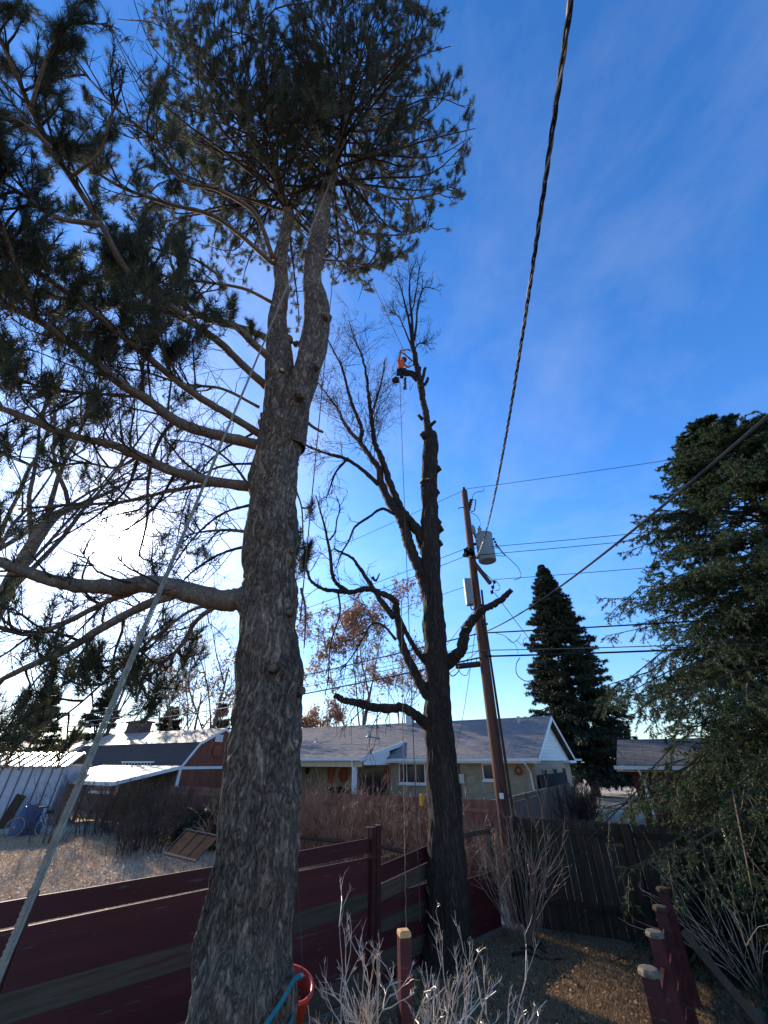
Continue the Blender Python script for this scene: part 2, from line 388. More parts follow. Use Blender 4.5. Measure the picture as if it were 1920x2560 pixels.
M['shed_white'] = mat('shed_white', (0.50, 0.50, 0.52), (0.40, 0.40, 0.43), scale=3, rough=0.5, bump=0.1)
M['galv'] = mat('galv', (0.50, 0.50, 0.48), (0.36, 0.36, 0.35), scale=9, rough=0.38, bump=0.1, metal=0.6)
M['shed_seam'] = mat('shed_seam', (0.14, 0.14, 0.16), (0.10, 0.10, 0.12), scale=5, rough=0.6, bump=0)
M['dark_metal'] = mat('dark_metal', (0.02, 0.02, 0.022), (0.035, 0.033, 0.03), scale=9, rough=0.5, bump=0.1)
M['transformer'] = mat('transformer', (0.30, 0.31, 0.31), (0.24, 0.25, 0.25), scale=6, rough=0.45, bump=0.1)
M['ceramic'] = mat('ceramic', (0.30, 0.30, 0.31), (0.24, 0.24, 0.25), scale=6, rough=0.25, bump=0)
M['cable'] = mat('cable', (0.012, 0.012, 0.013), (0.02, 0.02, 0.02), scale=9, rough=0.5, bump=0)
M['bare_wire'] = mat('bare_wire', (0.30, 0.30, 0.31), (0.2, 0.2, 0.2), scale=9, rough=0.35, bump=0, metal=0.7)
M['rope'] = mat('rope', (0.30, 0.28, 0.24), (0.18, 0.17, 0.155), scale=40, rough=0.85, bump=0.8, bscale=150, dist=0.004)
M['dark_rope'] = mat('dark_rope', (0.10, 0.07, 0.075), (0.05, 0.04, 0.045), scale=30, rough=0.8, bump=0)
M['tan_rope'] = mat('tan_rope', (0.45, 0.33, 0.20), (0.16, 0.11, 0.08), scale=30, rough=0.8, bump=0)
M['teal'] = mat('teal', (0.016, 0.13, 0.14), (0.03, 0.19, 0.19), scale=50, rough=0.7, bump=0.5, bscale=200, dist=0.003)
M['orange_red'] = mat('orange_red', (0.62, 0.045, 0.025), (0.50, 0.035, 0.02), scale=5, rough=0.35, bump=0.05)
M['glass'] = glass_mat('glass')
M['frame_tan'] = mat('frame_tan', (0.30, 0.27, 0.22), (0.26, 0.23, 0.19), scale=4, rough=0.6, bump=0)
M['concrete'] = mat('concrete', (0.34, 0.33, 0.32), (0.27, 0.265, 0.26), scale=3, rough=0.9, bump=0.3)
M['asphalt'] = mat('asphalt', (0.10, 0.10, 0.10), (0.13, 0.13, 0.125), scale=2, rough=0.9, bump=0.3)
M['frost'] = mat('frost', (0.15, 0.15, 0.13), (0.07, 0.065, 0.055), scale=14, rough=0.7, bump=0.5)
M['yellow'] = mat('yellow', (0.75, 0.42, 0.06), (0.65, 0.36, 0.05), scale=5, rough=0.5, bump=0)
M['black_cloth'] = mat('black_cloth', (0.012, 0.014, 0.02), (0.022, 0.024, 0.03), scale=9, rough=0.9, bump=0.2)
M['orange_cloth'] = mat('orange_cloth', (0.80, 0.17, 0.05), (0.66, 0.12, 0.035), scale=9, rough=0.8, bump=0.3)
M['skin'] = mat('skin', (0.36, 0.17, 0.12), (0.31, 0.145, 0.10), scale=9, rough=0.6, bump=0)
M['blue'] = mat('blue', (0.05, 0.07, 0.14), (0.08, 0.10, 0.17), scale=4, rough=0.55, bump=0.4)
M['rubber'] = mat('rubber', (0.018, 0.018, 0.02), (0.03, 0.03, 0.03), scale=9, rough=0.7, bump=0)
M['tyre_pale'] = mat('tyre_pale', (0.16, 0.14, 0.14), (0.10, 0.09, 0.09), scale=9, rough=0.7, bump=0)
M['rust'] = mat('rust', (0.30, 0.085, 0.04), (0.20, 0.06, 0.035), scale=9, rough=0.8, bump=0.2)
M['coping'] = mat('coping', (0.35, 0.12, 0.08), (0.26, 0.10, 0.07), scale=9, rough=0.8, bump=0.2)
# ------------------------------------------------------------------ ground
def ground_mat():
    m, n, l, b = new_mat('dry_grass_ground')
    tc = n.new('ShaderNodeTexCoord')
    a = n.new('ShaderNodeTexNoise'); a.inputs['Scale'].default_value = 0.9; a.inputs['Detail'].default_value = 8; l.new(tc.outputs['Object'], a.inputs['Vector'])
    c = n.new('ShaderNodeTexNoise'); c.inputs['Scale'].default_value = 22; c.inputs['Detail'].default_value = 9; c.inputs['Roughness'].default_value = 0.75; l.new(tc.outputs['Object'], c.inputs['Vector'])
    r1 = n.new('ShaderNodeValToRGB'); e = r1.color_ramp.elements
    e[0].position = .36; e[0].color = (0.13, 0.09, 0.066, 1); e[1].position = .68; e[1].color = (0.76, 0.57, 0.35, 1); q = e.new(.5); q.color = (0.50, 0.38, 0.26, 1)
    l.new(c.outputs[0], r1.inputs[0])
    mv = n.new('ShaderNodeMapRange'); mv.inputs[1].default_value = .35; mv.inputs[2].default_value = .65; mv.inputs[3].default_value = .65; mv.inputs[4].default_value = 1.15; l.new(a.outputs[0], mv.inputs[0])
    h = n.new('ShaderNodeHueSaturation'); l.new(mv.outputs[0], h.inputs['Value']); l.new(r1.outputs[0], h.inputs['Color'])
    # inside the fences the ground is painted darker to deepen the yard's shade
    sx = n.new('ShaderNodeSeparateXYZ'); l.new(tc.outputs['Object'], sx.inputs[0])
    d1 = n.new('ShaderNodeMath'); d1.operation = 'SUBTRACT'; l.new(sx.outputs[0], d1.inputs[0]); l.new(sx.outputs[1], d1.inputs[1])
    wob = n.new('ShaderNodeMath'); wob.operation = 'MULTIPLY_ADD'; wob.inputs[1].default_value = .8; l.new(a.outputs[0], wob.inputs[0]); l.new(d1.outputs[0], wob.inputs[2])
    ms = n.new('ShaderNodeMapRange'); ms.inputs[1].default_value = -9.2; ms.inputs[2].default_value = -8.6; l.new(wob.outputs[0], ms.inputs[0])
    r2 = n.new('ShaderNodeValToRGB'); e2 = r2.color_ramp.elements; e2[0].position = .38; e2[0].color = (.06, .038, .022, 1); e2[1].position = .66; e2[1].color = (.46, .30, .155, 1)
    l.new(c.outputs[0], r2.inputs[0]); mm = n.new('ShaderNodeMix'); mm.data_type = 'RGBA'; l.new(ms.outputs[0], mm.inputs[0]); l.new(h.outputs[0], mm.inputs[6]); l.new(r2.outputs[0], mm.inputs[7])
    l.new(mm.outputs[2], b.inputs['Base Color']); b.inputs['Roughness'].default_value = .95
    bp = n.new('ShaderNodeBump'); bp.inputs['Strength'].default_value = 1; bp.inputs['Distance'].default_value = .04; l.new(c.outputs[0], bp.inputs['Height']); l.new(bp.outputs[0], b.inputs['Normal'])
    return m
M['ground'] = ground_mat()
xs = np.concatenate([[-700, -300, -120, -60], np.arange(-34, 34.1, 0.8), [60, 120, 300, 700]])
ys = np.concatenate([[-300, -60, -15], np.arange(-4, 46.1, 0.8), [70, 120, 300, 900]])
gx, gy = np.meshgrid(xs, ys)
gzv = np.array([gz(0, y) for y in ys])[:, None] + 0 * gx
near = (np.abs(gx) < 33) & (gy < 45) & (gy > -4)
gzv = gzv + near * 0.02 * np.sin(gx * 1.7 + gy) * np.sin(gy * 1.3)
b = MB(); nx = len(xs)
idx = (np.arange(len(ys) - 1)[:, None] * nx + np.arange(nx - 1)[None, :]).ravel()
b.add(np.stack([gx, gy, gzv], -1).reshape(-1, 3), [np.stack([idx, idx + 1, idx + nx + 1, idx + nx], -1)])
g = b.build('ground', M['ground'], smooth=True); tag(g, 'dry winter lawn ground of both yards', kind='structure')

# grid shared by the alley houses: e runs along the alley away to the left, nn points away from the camera
PHI = math.atan2(0.515, -0.857)
E = Vector((-0.857, 0.515, 0)); NN = Vector((0.515, 0.857, 0))
def strip(name, s0, s1, z0, z1, m, t0=-60, t1=60, label=None):
    bb = MB(); c = NN * ((s0 + s1) / 2)
    p = [NN * s0 + E * t0, NN * s1 + E * t0, NN * s1 + E * t1, NN * s0 + E * t1]
    bb.ext([Vector((q.x, q.y, z0)) for q in p], (0, 0, z1 - z0))
    return tag(bb.build(name, m), label, kind='structure')
strip('road', 33.9, 39.6, 0.3, 0.524, M['asphalt'], label='asphalt street beyond the houses')
strip('kerb', 33.7, 33.9, 0.3, 0.64, M['concrete'], label='concrete kerb')
strip('kerb', 39.6, 39.8, 0.3, 0.64, M['concrete'], label='concrete kerb')
strip('pavement', 33.1, 33.7, 0.3, 0.60, M['concrete'], label='concrete pavement')
bb = MB(); q0 = Vector((7.9, 19.5, 0))
bb.ext([Vector((p.x, p.y, .45)) for p in (q0 - E * 1.2, q0 + E * 1.6, q0 + E * 1.6 + NN * 11.9, q0 - E * 1.2 + NN * 11.9)], (0, 0, .075))
tag(bb.build('driveway', M['concrete']), 'pale driveway between the two houses', kind='structure')

# ------------------------------------------------------------------ building helpers (local frame: x along the alley to the left, -y away from the camera)
def shingles(bb, x0, x1, eave, ridge, course=0.145, th=0.010):
    """overlapping courses between eave (y,z) and ridge (y,z)"""
    (y0, z0), (y1, z1) = eave, ridge
    L = math.hypot(y1 - y0, z1 - z0); n = max(2, int(L / course)); dy, dz = (y1 - y0) / n, (z1 - z0) / n
    ny, nz = -(z1 - z0) / L, (y1 - y0) / L
    if nz < 0: ny, nz = -ny, -nz
    w = 0.32
    for i in range(n):
        a = (y0 + dy * i, z0 + dz * i); c = (y0 + dy * (i + 1.25), z0 + dz * (i + 1.25))
        if i == n - 1: c = (y1, z1)
        m = max(1, int((x1 - x0) / w)) if FINE else 1
        xx = np.linspace(x0, x1, m + 1)
        for j in range(m):
            t = th * (0.75 + 0.9 * rnd.random()); g_ = 0.006 if m > 1 else 0
            p = [(xx[j] + g_, a[0], a[1]), (xx[j + 1], a[0], a[1]), (xx[j + 1], c[0], c[1]), (xx[j] + g_, c[0], c[1])]
            v = p + [(p[0][0], p[0][1] + ny * t, p[0][2] + nz * t), (p[1][0], p[1][1] + ny * t, p[1][2] + nz * t), (p[2][0], p[2][1] + ny * .004, p[2][2] + nz * .004), (p[3][0], p[3][1] + ny * .004, p[3][2] + nz * .004)]
            bb.add(v, [[(4, 5, 6, 7), (0, 1, 5, 4), (0, 4, 7, 3), (1, 2, 6, 5)]])
FINE = True
def window(root, x0, x1, z0, z1, y=0.0, mull=(), fm='white_trim', side=None):
    """window on a wall facing +y (side None) or facing -x (side = x plane; x0,x1 read as y0,y1)"""
    f = MB(); p = MB(); t = 0.06
    def bx(B, a0, a1, c0, c1, d0, d1):
        if side is None: B.box(((a0 + a1) / 2, y + (d0 + d1) / 2, (c0 + c1) / 2), (a1 - a0, d1 - d0, c1 - c0))
        else: B.box((side - (d0 + d1) / 2, (a0 + a1) / 2, (c0 + c1) / 2), (d1 - d0, a1 - a0, c1 - c0))
    bx(f, x0, x0 + t, z0, z1, .003, .06); bx(f, x1 - t, x1, z0, z1, .003, .06)
    bx(f, x0 + t, x1 - t, z1 - t, z1, .003, .06); bx(f, x0 + t, x1 - t, z0, z0 + t, .003, .06)
    for q in mull: bx(f, x0 + (x1 - x0) * q - .02, x0 + (x1 - x0) * q + .02, z0 + t, z1 - t, .004, .05)
    bx(p, x0 + t, x1 - t, z0 + t, z1 - t, .002, .02)
    w = f.build('window', M[fm], root)
    p.build('pane', M['glass'], w)
    s = MB(); bx(s, x0 - .06, x1 + .06, z0 - .07, z0 - .002, .002, .11); s.build('sill', M[fm], w)
    return w

# ---- tan brick ranch house
HN = Vector((7.2, 21.3, 0.5))
house = thing('ranch_house', 'long tan brick ranch house with grey brown shingle roof and white covered porch', 'house', HN, PHI)
hb = 5.46; hl = 25.0; hr = 2.12; ez = 2.64          # half depth, length, ridge rise, eave height above its ground
inv = FR[house.name].inverted()
def hloc(x, y, plane_y=-0.45):
    o = FR[house.name] @ Vector((0, plane_y, 0)); p = hit(x, y, o, NN)
    return inv @ p
W0, W1 = 0.35, hl - 0.35
w_ = MB(); w_.box(((W0 + 7.0) / 2, -.45 - .1, (ez - .1) / 2 - .1), (7.0 - W0, .2, ez + .1)); w_.build('wall', M['tan_brick'], house)
w_ = MB(); w_.box(((7.0 + W1) / 2, -.45 - .1, (ez - .1) / 2 - .1), (W1 - 7.0, .2, ez + .1)); w_.build('wall', M['tan_brick'], house)
w_ = MB(); w_.box((W0 + .1, -hb, (ez - .1) / 2 - .1), (.2, 2 * hb - 1.302, ez + .1)); w_.build('wall', M['tan_brick_side'], house)
w_ = MB(); w_.box(((W0 + W1) / 2, -2 * hb + .55, (ez - .1) / 2 - .1), (W1 - W0, .2, ez + .1)); w_.build('wall', M['tan_brick'], house)
# roof
rf = MB(); shingles(rf, 0.0, hl, (0.06, ez), (-hb, ez + hr))
roof = rf.build('roof', M['shingle'], house)
rf = MB(); rf.ext([(0, -hb, ez + hr - .01), (0, -2 * hb, ez), (hl, -2 * hb, ez), (hl, -hb, ez + hr - .01)], (0, 0, -.08)); rf.ext([(0, 0, ez - .02), (0, -hb, ez + hr - .02), (hl, -hb, ez + hr - .02), (hl, 0, ez - .02)], (0, 0, -.05)); rf.build('roof_deck', M['dark_shingle'], house)
rf = MB(); rf.ext([(0, -hb + .14, ez + hr - .035), (0, -hb, ez + hr + .03), (0, -hb - .14, ez + hr - .035)], (hl, 0, 0)); rf.build('ridge_cap', M['shingle'], roof)
gt = MB(); gt.box((3.9, .12, ez - .07), (8.0, .12, .12)); gt.build('gutter', M['white_trim'], house)
gt = MB(); gt.box((hl / 2, .03, ez - .12), (hl, .04, .19)); gt.build('fascia', M['white_trim'], house)
gt = MB(); gt.box((hl / 2, -.21, ez - .20), (hl - .1, .42, .02)); gt.build('soffit', M['soffit'], house)
# gable end: clapboards, each board its own piece, white rakes
nb = 13
for i in range(nb):
    z0 = ez - .1 + (hr) / nb * i; z1 = z0 + hr / nb
    h0 = (hb - .25) * (1 - (z0 - ez + .1) / hr); h1 = max(.02, (hb - .25) * (1 - (z1 - ez + .1) / hr))
    s_ = MB(); s_.add([(W0 - .03, -hb - h0, z0), (W0 - .03, -hb + h0, z0), (W0, -hb + h1, z1), (W0, -hb - h1, z1), (W0 + .02, -hb - h0, z0), (W0 + .02, -hb + h0, z0), (W0 + .02, -hb + h1, z1), (W0 + .02, -hb - h1, z1)],
                     [[(0, 1, 2, 3), (0, 4, 5, 1), (1, 5, 6, 2), (3, 2, 6, 7), (0, 3, 7, 4)]])
    s_.build('clapboard', M['white_trim'], house)
for sy in (1, -1):
    s_ = MB(); yb = 0.0 if sy > 0 else -2 * hb
    s_.ext([(0, yb, ez - .2), (0, yb, ez + .0), (0, -hb, ez + hr + .01), (0, -hb, ez + hr - .19)], (-.035, 0, 0)); s_.build('rake_board', M['white_trim'], house)
    s_ = MB(); s_.ext([(.0, yb, ez - .03), (.0, -hb, ez + hr - .03), (W0, -hb, ez + hr - .03), (W0, yb, ez - .03)], (0, 0, -.015)); s_.build('soffit', M['soffit'], house)
s_ = MB(); s_.box((.16, -hb * 2 + 1.2, ez - .16), (.42, 2.4, .14)); s_.box((-.05, -hb * 2 - .05, ez - .05), (.7, .12, .12)); s_.build('eave_return', M['white_trim'], house)
for y0 in (-1.9, -4.6, -7.4):
    window(house, y0 - .9, y0, 1.15, 2.2, side=W0, fm='frame_tan')
# downspout at the near corner, gutter spout
def spout(root, pts, m='white_trim', r=.045):
    d = MB(); d.tube(pts, r, 4); return d.build('downspout', M[m], root)
spout(house, [(.62, .12, ez - .12), (.62, .10, ez - .25), (.55, -.33, ez - .55), (.55, -.37, ez - .7), (.5, -.37, .3), (.5, -.2, .1)])
# windows found from the photo
def wpx(xa, xb, ya, yb, **k):
    a, c = hloc(xa, ya), hloc(xb, yb)
    return window(house, min(a.x, c.x), max(a.x, c.x), min(a.z, c.z), min(max(a.z, c.z), ez - .22), y=-.45, **k)
wpx(1204, 1240, 1904, 1951)
wpx(998, 1066, 1903, 1960, mull=(0.36, 0.7))
# white line along the wall: electric meter and conduit
a = hloc(1146, 1903); c = hloc(1146, 1992)
e_ = MB(); e_.tube([(a.x, -.42, ez - .25), (a.x, -.42, c.z)], .03, 6); cd = e_.build('conduit', M['grey_wood'], house)
e_ = MB(); e_.box((a.x - .15, -.38, c.z + .75), (.25, .14, .38)); e_.build('meter_box', M['galv'], house)
# porch: lower pitched roof coming forward with three posts
xa = 8.2; xb = hl; pd = 2.6
pz = ez + .02
pr = MB(); shingles(pr, xa, xb, (pd, pz), (-2.1, ez + .86)); proof = pr.build('porch_roof', M['shingle'], house)
pr = MB(); pr.ext([(xa, pd, pz - .02), (xa, -2.1, ez + .83), (xb, -2.1, ez + .83), (xb, pd, pz - .02)], (0, 0, -.06)); pr.build('porch_deck', M['soffit'], house)
pr = MB(); pr.ext([(xa, pd + .05, pz + .03), (xa, -2.1, ez + .90), (xa, -2.1, ez + .70), (xa, pd + .05, pz - .17)], (-.04, 0, 0)); pr.build('rake_board', M['white_trim'], house)
pr = MB(); pr.ext([(xa + .01, pd - .3, pz - .15), (xa + .01, -.3, ez + .42), (xa + .01, -.3, pz - .32), (xa + .01, pd - .3, pz - .32)], (.04, 0, 0)); pr.build('porch_gable', M['white_trim'], house)
pr = MB(); pr.box(((xa + xb) / 2, pd + .06, pz - .06), (xb - xa, .12, .13)); pr.build('gutter', M['white_trim'], house)
pr = MB(); pr.box(((xa + xb) / 2 + .05, pd - .2, pz - .27), (xb - xa - .1, .14, .26)); pr.build('porch_beam', M['soffit'], house)
for xp in (8.7, 12.6, 16.6, 20.6):
    p_ = MB(); p_.box((xp, pd - .2, (pz - .4) / 2), (.17, .17, pz - .4)); p_.build('porch_post', M['white_trim'], house)
spout(house, [(8.75, pd + .04, pz - .1), (8.75, pd + .02, pz - .3), (8.72, pd - .04, pz - .5), (8.72, pd - .06, .2)])
sb = MB(); sb.box((14, 1.1, .04), (12, 3.1, .18)); sb.build('porch_slab', M['concrete'], house)
# sliding door, dark interior
dx = hloc(935, 1900).x
dr = MB(); dr.box((dx, -.43, 1.05), (1.9, .05, 2.1)); dr.build('sliding_door', M['glass'], house)
dr = MB()
for q in (-.97, 0, .97): dr.box((dx + q, -.39, 1.05), (.06, .06, 2.12))
dr.box((dx, -.39, 2.14), (2.0, .06, .06)); dr.build('door_frame', M['frame_tan'], house)
# roof vents
for (px, py, hh, rr) in ((921, 1834, .30, .09), (790, 1848, .22, .05), (1298, 1800, .3, .06)):
    v = MB(); p = inv @ hit(px, py + 8, FR[house.name] @ Vector((0, 0, ez)), (FR[house.name].to_3x3() @ Vector((0, .362, .932))))
    v.lathe([(rr * 2, -.02), (rr * 1.1, .06), (rr, .07), (rr, hh), (rr * 1.5, hh + .01), (rr * 1.5, hh + .06)], tuple(p), 10); v.build('roof_vent', M['galv'], house)
v = MB(); p = inv @ hit(1026, 1812, FR[house.name] @ Vector((0, 0, ez)), (FR[house.name].to_3x3() @ Vector((0, .362, .932)))); v.box((p.x, p.y, p.z + .3), (.45, .45, .7)); v.build('chimney', M['galv'], house)

# things hung on or standing by the porch wall
def wall_spot(x, y): 
    p = hloc(x, y); return FR[house.name] @ Vector((p.x, -.41, p.z))
def disc_thing(name, label, cat, x, y, r, m, petals=0, ring=False, th=.04):
    p = wall_spot(x, y); t = thing(name, label, cat, p, PHI)
    d = MB()
    if ring:
        pts = [(math.cos(a) * r, 0, math.sin(a) * r) for a in np.linspace(0, 2 * math.pi, 25)]
        d.tube(pts, r * .28, 8)
        for i in range(90):
            a = rnd.random() * 6.28; q = Vector((math.cos(a) * r, 0, math.sin(a) * r)); w = rvec(.03); d.tube([q, q + w * .8, q + w * 1.4], [.012, .01, .003], 3)
    else:
        d.lathe([(0.01, -.02), (r * .75, -.02), (r * .8, .0), (r * .55, .03), (.01, .045)], (0, 0, 0), 20, Matrix.Rotation(R(-90), 3, 'X'))
        for i in range(petals):
            a = i * 2 * math.pi / petals; c_, s_ = math.cos(a), math.sin(a)
            d.ext([(c_ * r * .7 - s_ * .04, 0, s_ * r * .7 + c_ * .04), (c_ * r * 1.12, 0, s_ * r * 1.12), (c_ * r * .7 + s_ * .04, 0, s_ * r * .7 - c_ * .04)], (0, .02, 0))
    o = d.build('wreath_ring' if ring else 'disc', M[m], t)
    return t
disc_thing('wreath', 'small round brown wreath hanging on the tan brick wall left of the downspout', 'wreath', 1296, 1927, .15, 'rust', ring=True)
disc_thing('wall_ornament', 'large rust coloured oval metal sun hanging on the porch wall', 'ornament', 860, 1935, .42, 'rust', petals=18)
disc_thing('wall_ornament', 'dark round plaque on the wall at the far left of the porch', 'ornament', 769, 1927, .22, 'dark_metal', petals=0)
def plaque(label, x, y, w, h, m):
    p = wall_spot(x, y); t = thing('wall_plaque', label, 'plaque', p, PHI)
    d = MB()
    d.box((0, .02, 0), (w - .12, .03, h - .12)); d.build('panel', M[m], t)
    f = MB()
    for a_, c_, s1, s2 in ((-w / 2 + .03, 0, .06, h), (w / 2 - .03, 0, .06, h), (0, h / 2 - .03, w - .12, .06), (0, -h / 2 + .03, w - .12, .06)): f.box((a_, .03, c_), (s1, .06, s2))
    f.build('frame', M['rust'], t)
plaque('upright rectangular red framed plaque beside the metal sun under the porch', 831, 1932, .5, 1.0, 'coping')
plaque('narrow dark hanging plaque right of the sliding door', 969, 1938, .3, .75, 'dark_metal')
# patio furniture seen above the neighbour's fence
def hpt(lx, ly, lz=0.13): return FR[house.name] @ Vector((lx, ly, lz))
def patio_chair(lx, ly, rz, label):
    t = thing('patio_chair', label, 'chair', hpt(lx, ly), PHI + rz, 'patio chairs under the porch')
    s_ = MB(); s_.box((0, 0, .43), (.5, .48, .05)); s_.build('seat', M['black_cloth'], t)
    s_ = MB(); s_.box((0, -.25, .75), (.5, .05, .58), Matrix.Rotation(R(8), 4, 'X')); s_.build('backrest', M['black_cloth'], t)
    for a_ in (-.22, .22):
        for c_ in (-.2, .2):
            s_ = MB(); s_.tube([(a_, c_, 0), (a_, c_, .43)], .018, 5); s_.build('leg', M['dark_metal'], t)
        s_ = MB(); s_.tube([(a_ * 1.15, -.25, .62), (a_ * 1.15, .2, .62), (a_ * 1.15, .24, .43)], .018, 5); s_.build('armrest', M['dark_metal'], t)
patio_chair(14.2, .9, .4, 'black patio chair under the porch nearest the left white post')
patio_chair(15.6, 1.3, -.6, 'black patio chair farther left behind the left white porch post')
gr = thing('barbecue_grill', 'covered dark grill under the porch below the metal sun', 'grill', hpt(11.6, .1), PHI)
s_ = MB(); s_.box((0, 0, .45), (1.1, .55, .8), taper=.95); s_.build('cabinet', M['black_cloth'], gr)
s_ = MB(); s_.lathe([(.3, -.6), (.3, .6)], (0, 0, .85), 14, Matrix.Rotation(R(90), 3, 'Y')); s_.build('lid', M['black_cloth'], gr)
bn = thing('garden_bench', 'small pale wooden bench against the tan brick wall', 'bench', hpt(hloc(1158, 1990).x, -.05, 0), PHI)
s_ = MB(); s_.box((0, 0, .72), (1.2, .4, .05)); s_.build('seat', M['white_trim'], bn)
for a_ in (-.5, .5):
    s_ = MB(); s_.box((a_, 0, .35), (.06, .36, .69)); s_.build('leg', M['silver_wood'], bn)
pt = thing('potted_shrub', 'small potted evergreen at the brick corner beside the sliding door', 'plant', hpt(hloc(979, 1975).x, .1, 0), PHI)
s_ = MB(); s_.lathe([(.16, 0), (.22, .4), (.24, .42), (.2, .4)], (0, 0, 0), 14); s_.build('pot', M['rust'], pt)
s_ = MB(); P0 = []; 
for i in range(700):
    h = rnd.random(); a_ = rnd.random() * 6.28; r_ = .32 * (1 - h) * rnd.random() ** .5; P0.append((r_ * math.cos(a_), r_ * math.sin(a_), .42 + h * .8))
P0 = np.array(P0); d_ = nr.normal(0, .05, P0.shape) + (0, 0, .03); s_.segs(P0, P0 + d_, np.full(len(P0), .012), np.full(len(P0), .003)); s_.build('foliage', M['dark_spruce'], pt)

# ---- barn style house with gambrel roof, behind the pine
GP = Vector((-9.7, 27.0, 0.5))
barn = thing('gambrel_shed', 'red brown barn style shed with gambrel roof and white trim behind the big pine', 'shed', GP, PHI)
gz_r, gz_k, gz_b = 4.2, 3.42, 2.2
wk, we = 1.55, 2.5
# each vertical siding panel its own piece
npan = 10
def gam(yv):
    a = abs(yv)
    return gz_r - (gz_r - gz_k) * a / wk if a < wk else gz_k - (gz_k - gz_b) * (a - wk) / (we - wk)
for i in range(npan):
    y0 = -we + .05 + (2 * we - .1) / npan * i; y1 = y0 + (2 * we - .1) / npan - .012
    s_ = MB(); pts = [(0, y0, gz_b + .06), (0, y1, gz_b + .06), (0, y1, gam(y1) - .04)]
    if y0 < -wk < y1: pts.append((0, -wk, gz_k - .04))
    if y0 < 0 < y1: pts.append((0, 0, gz_r - .04))
    if y0 < wk < y1: pts.append((0, wk, gz_k - .04))
    pts.append((0, y0, gam(y0) - .04)); s_.ext(pts, (.04, 0, 0)); s_.build('siding_panel', M['brown_siding'], barn)
    s_ = MB(); s_.box((.02, (y0 + y1) / 2, (gz_b - .06) / 2 - .05), (.04, y1 - y0, gz_b + .04)); s_.build('siding_panel', M['brown_siding'], barn)
s_ = MB(); s_.box((-.02, 0, gz_b), (.06, 2 * we, .13)); s_.build('band_board', M['white_trim'], barn)
for sy in (1, -1):
    s_ = MB(); s_.box((-.02, sy * (we - .02), gz_b / 2), (.08, .14, gz_b)); s_.build('corner_board', M['white_trim'], barn)
    s_ = MB(); s_.ext([(-.06, 0, gz_r + .02), (-.06, sy * (wk + .02), gz_k + .02), (-.06, sy * (wk + .0), gz_k - .12), (-.06, 0, gz_r - .12)], (.05, 0, 0)); s_.ext([(-.055, sy * (wk + .02), gz_k + .02), (-.055, sy * (we + .06), gz_b - .02), (-.055, sy * (we - .07), gz_b - .02), (-.055, sy * (wk - .09), gz_k)], (.05, 0, 0)); s_.build('rake_board', M['white_trim'], barn)
FINE = False
s_ = MB(); shingles(s_, -.05, 13, (wk + .03, gz_k + .01), (0, gz_r + .02)); shingles(s_, -.05, 13, (-wk - .03, gz_k + .01), (0, gz_r + .02)); s_.build('upper_roof', M['pale_shingle'], barn)
s_ = MB(); shingles(s_, 0, 13, (we + .05, gz_b), (wk, gz_k)); shingles(s_, 0, 13, (-we - .05, gz_b), (-wk, gz_k)); s_.build('lower_roof', M['dark_shingle'], barn)
s_ = MB(); s_.box((6.5, we - .1, gz_b / 2), (12.9, .1, gz_b)); s_.box((6.5, -we + .1, gz_b / 2), (12.9, .1, gz_b)); s_.box((12.9, 0, gz_b / 2), (.1, 2 * we, gz_b)); s_.build('wall', M['olive_wall'], barn)
window(barn, 5.3, 8.2, .95, 1.95, y=we - .05, mull=(.45,))
vt = MB(); vt.box((-.03, .38, 3.66), (.06, .5, .36)); v_ = vt.build('gable_vent', M['white_trim'], barn)
for k in range(4):
    q = MB(); q.box((-.065, .2 + k * .12, 3.66), (.012, .035, .28)); q.build('slat', M['galv'], v_)
orn = thing('wall_ornament', 'orange red sun disc hanging under the gable vent of the brown shed', 'ornament', FR[barn.name] @ Vector((-.06, .36, 3.02)), PHI + R(90))
s_ = MB(); s_.lathe([(.01, -.01), (.26, -.01), (.28, .02), (.1, .05), (.01, .05)], (0, 0, 0), 20, Matrix.Rotation(R(-90), 3, 'X')); s_.build('disc', M['rust'], orn)
for i in range(14):
    a_ = i * 2 * math.pi / 14
    s_ = MB(); s_.ext([(math.cos(a_ - .14) * .27, 0, math.sin(a_ - .14) * .27), (math.cos(a_) * .4, 0, math.sin(a_) * .4), (math.cos(a_ + .14) * .27, 0, math.sin(a_ + .14) * .27)], (0, .02, 0)); s_.build('ray', M['rust'], orn)
# lean-to with a pale flat roof
lt = MB(); lt.ext([(-.1, we + .1, gz_b + .05), (-.1, we + 3.4, gz_b - .55), (7.6, we + 3.4, gz_b - .55), (7.6, we + .1, gz_b + .05)], (0, 0, .05)); lt.build('lean_to_roof', M['white_roof'], barn)
lt = MB(); lt.ext([(-.12, we + .1, gz_b + .10), (-.12, we + 3.42, gz_b - .50), (-.12, we + 3.42, gz_b - .66), (-.12, we + .1, gz_b - .06)], (-.04, 0, 0)); lt.box((3.75, we + 3.43, gz_b - .58), (7.7, .04, .15)); lt.build('fascia', M['white_trim'], barn)
for q in (.1, 2.6, 5.1, 7.4):
    lt = MB(); lt.box((q, we + 3.2, (gz_b - .6) / 2), (.1, .1, gz_b - .6)); lt.build('lean_to_post', M['brown_siding'], barn)
# ladder hung on the shed side
ld = thing('ladder', 'white aluminium ladder hung sideways on the dark wall of the barn shed', 'ladder', FR[barn.name] @ Vector((2.2, we + .25, 2.05)), PHI)
for q in (0, .42):
    s_ = MB(); s_.box((1.5, 0, q), (3.2, .05, .05)); s_.build('rail', M['white_trim'], ld)
for i in range(10):
    s_ = MB(); s_.tube([(.08 + i * .31, 0, .025), (.2 + i * .31, 0, .395)], .016, 5); s_.build('rung', M['white_trim'], ld)

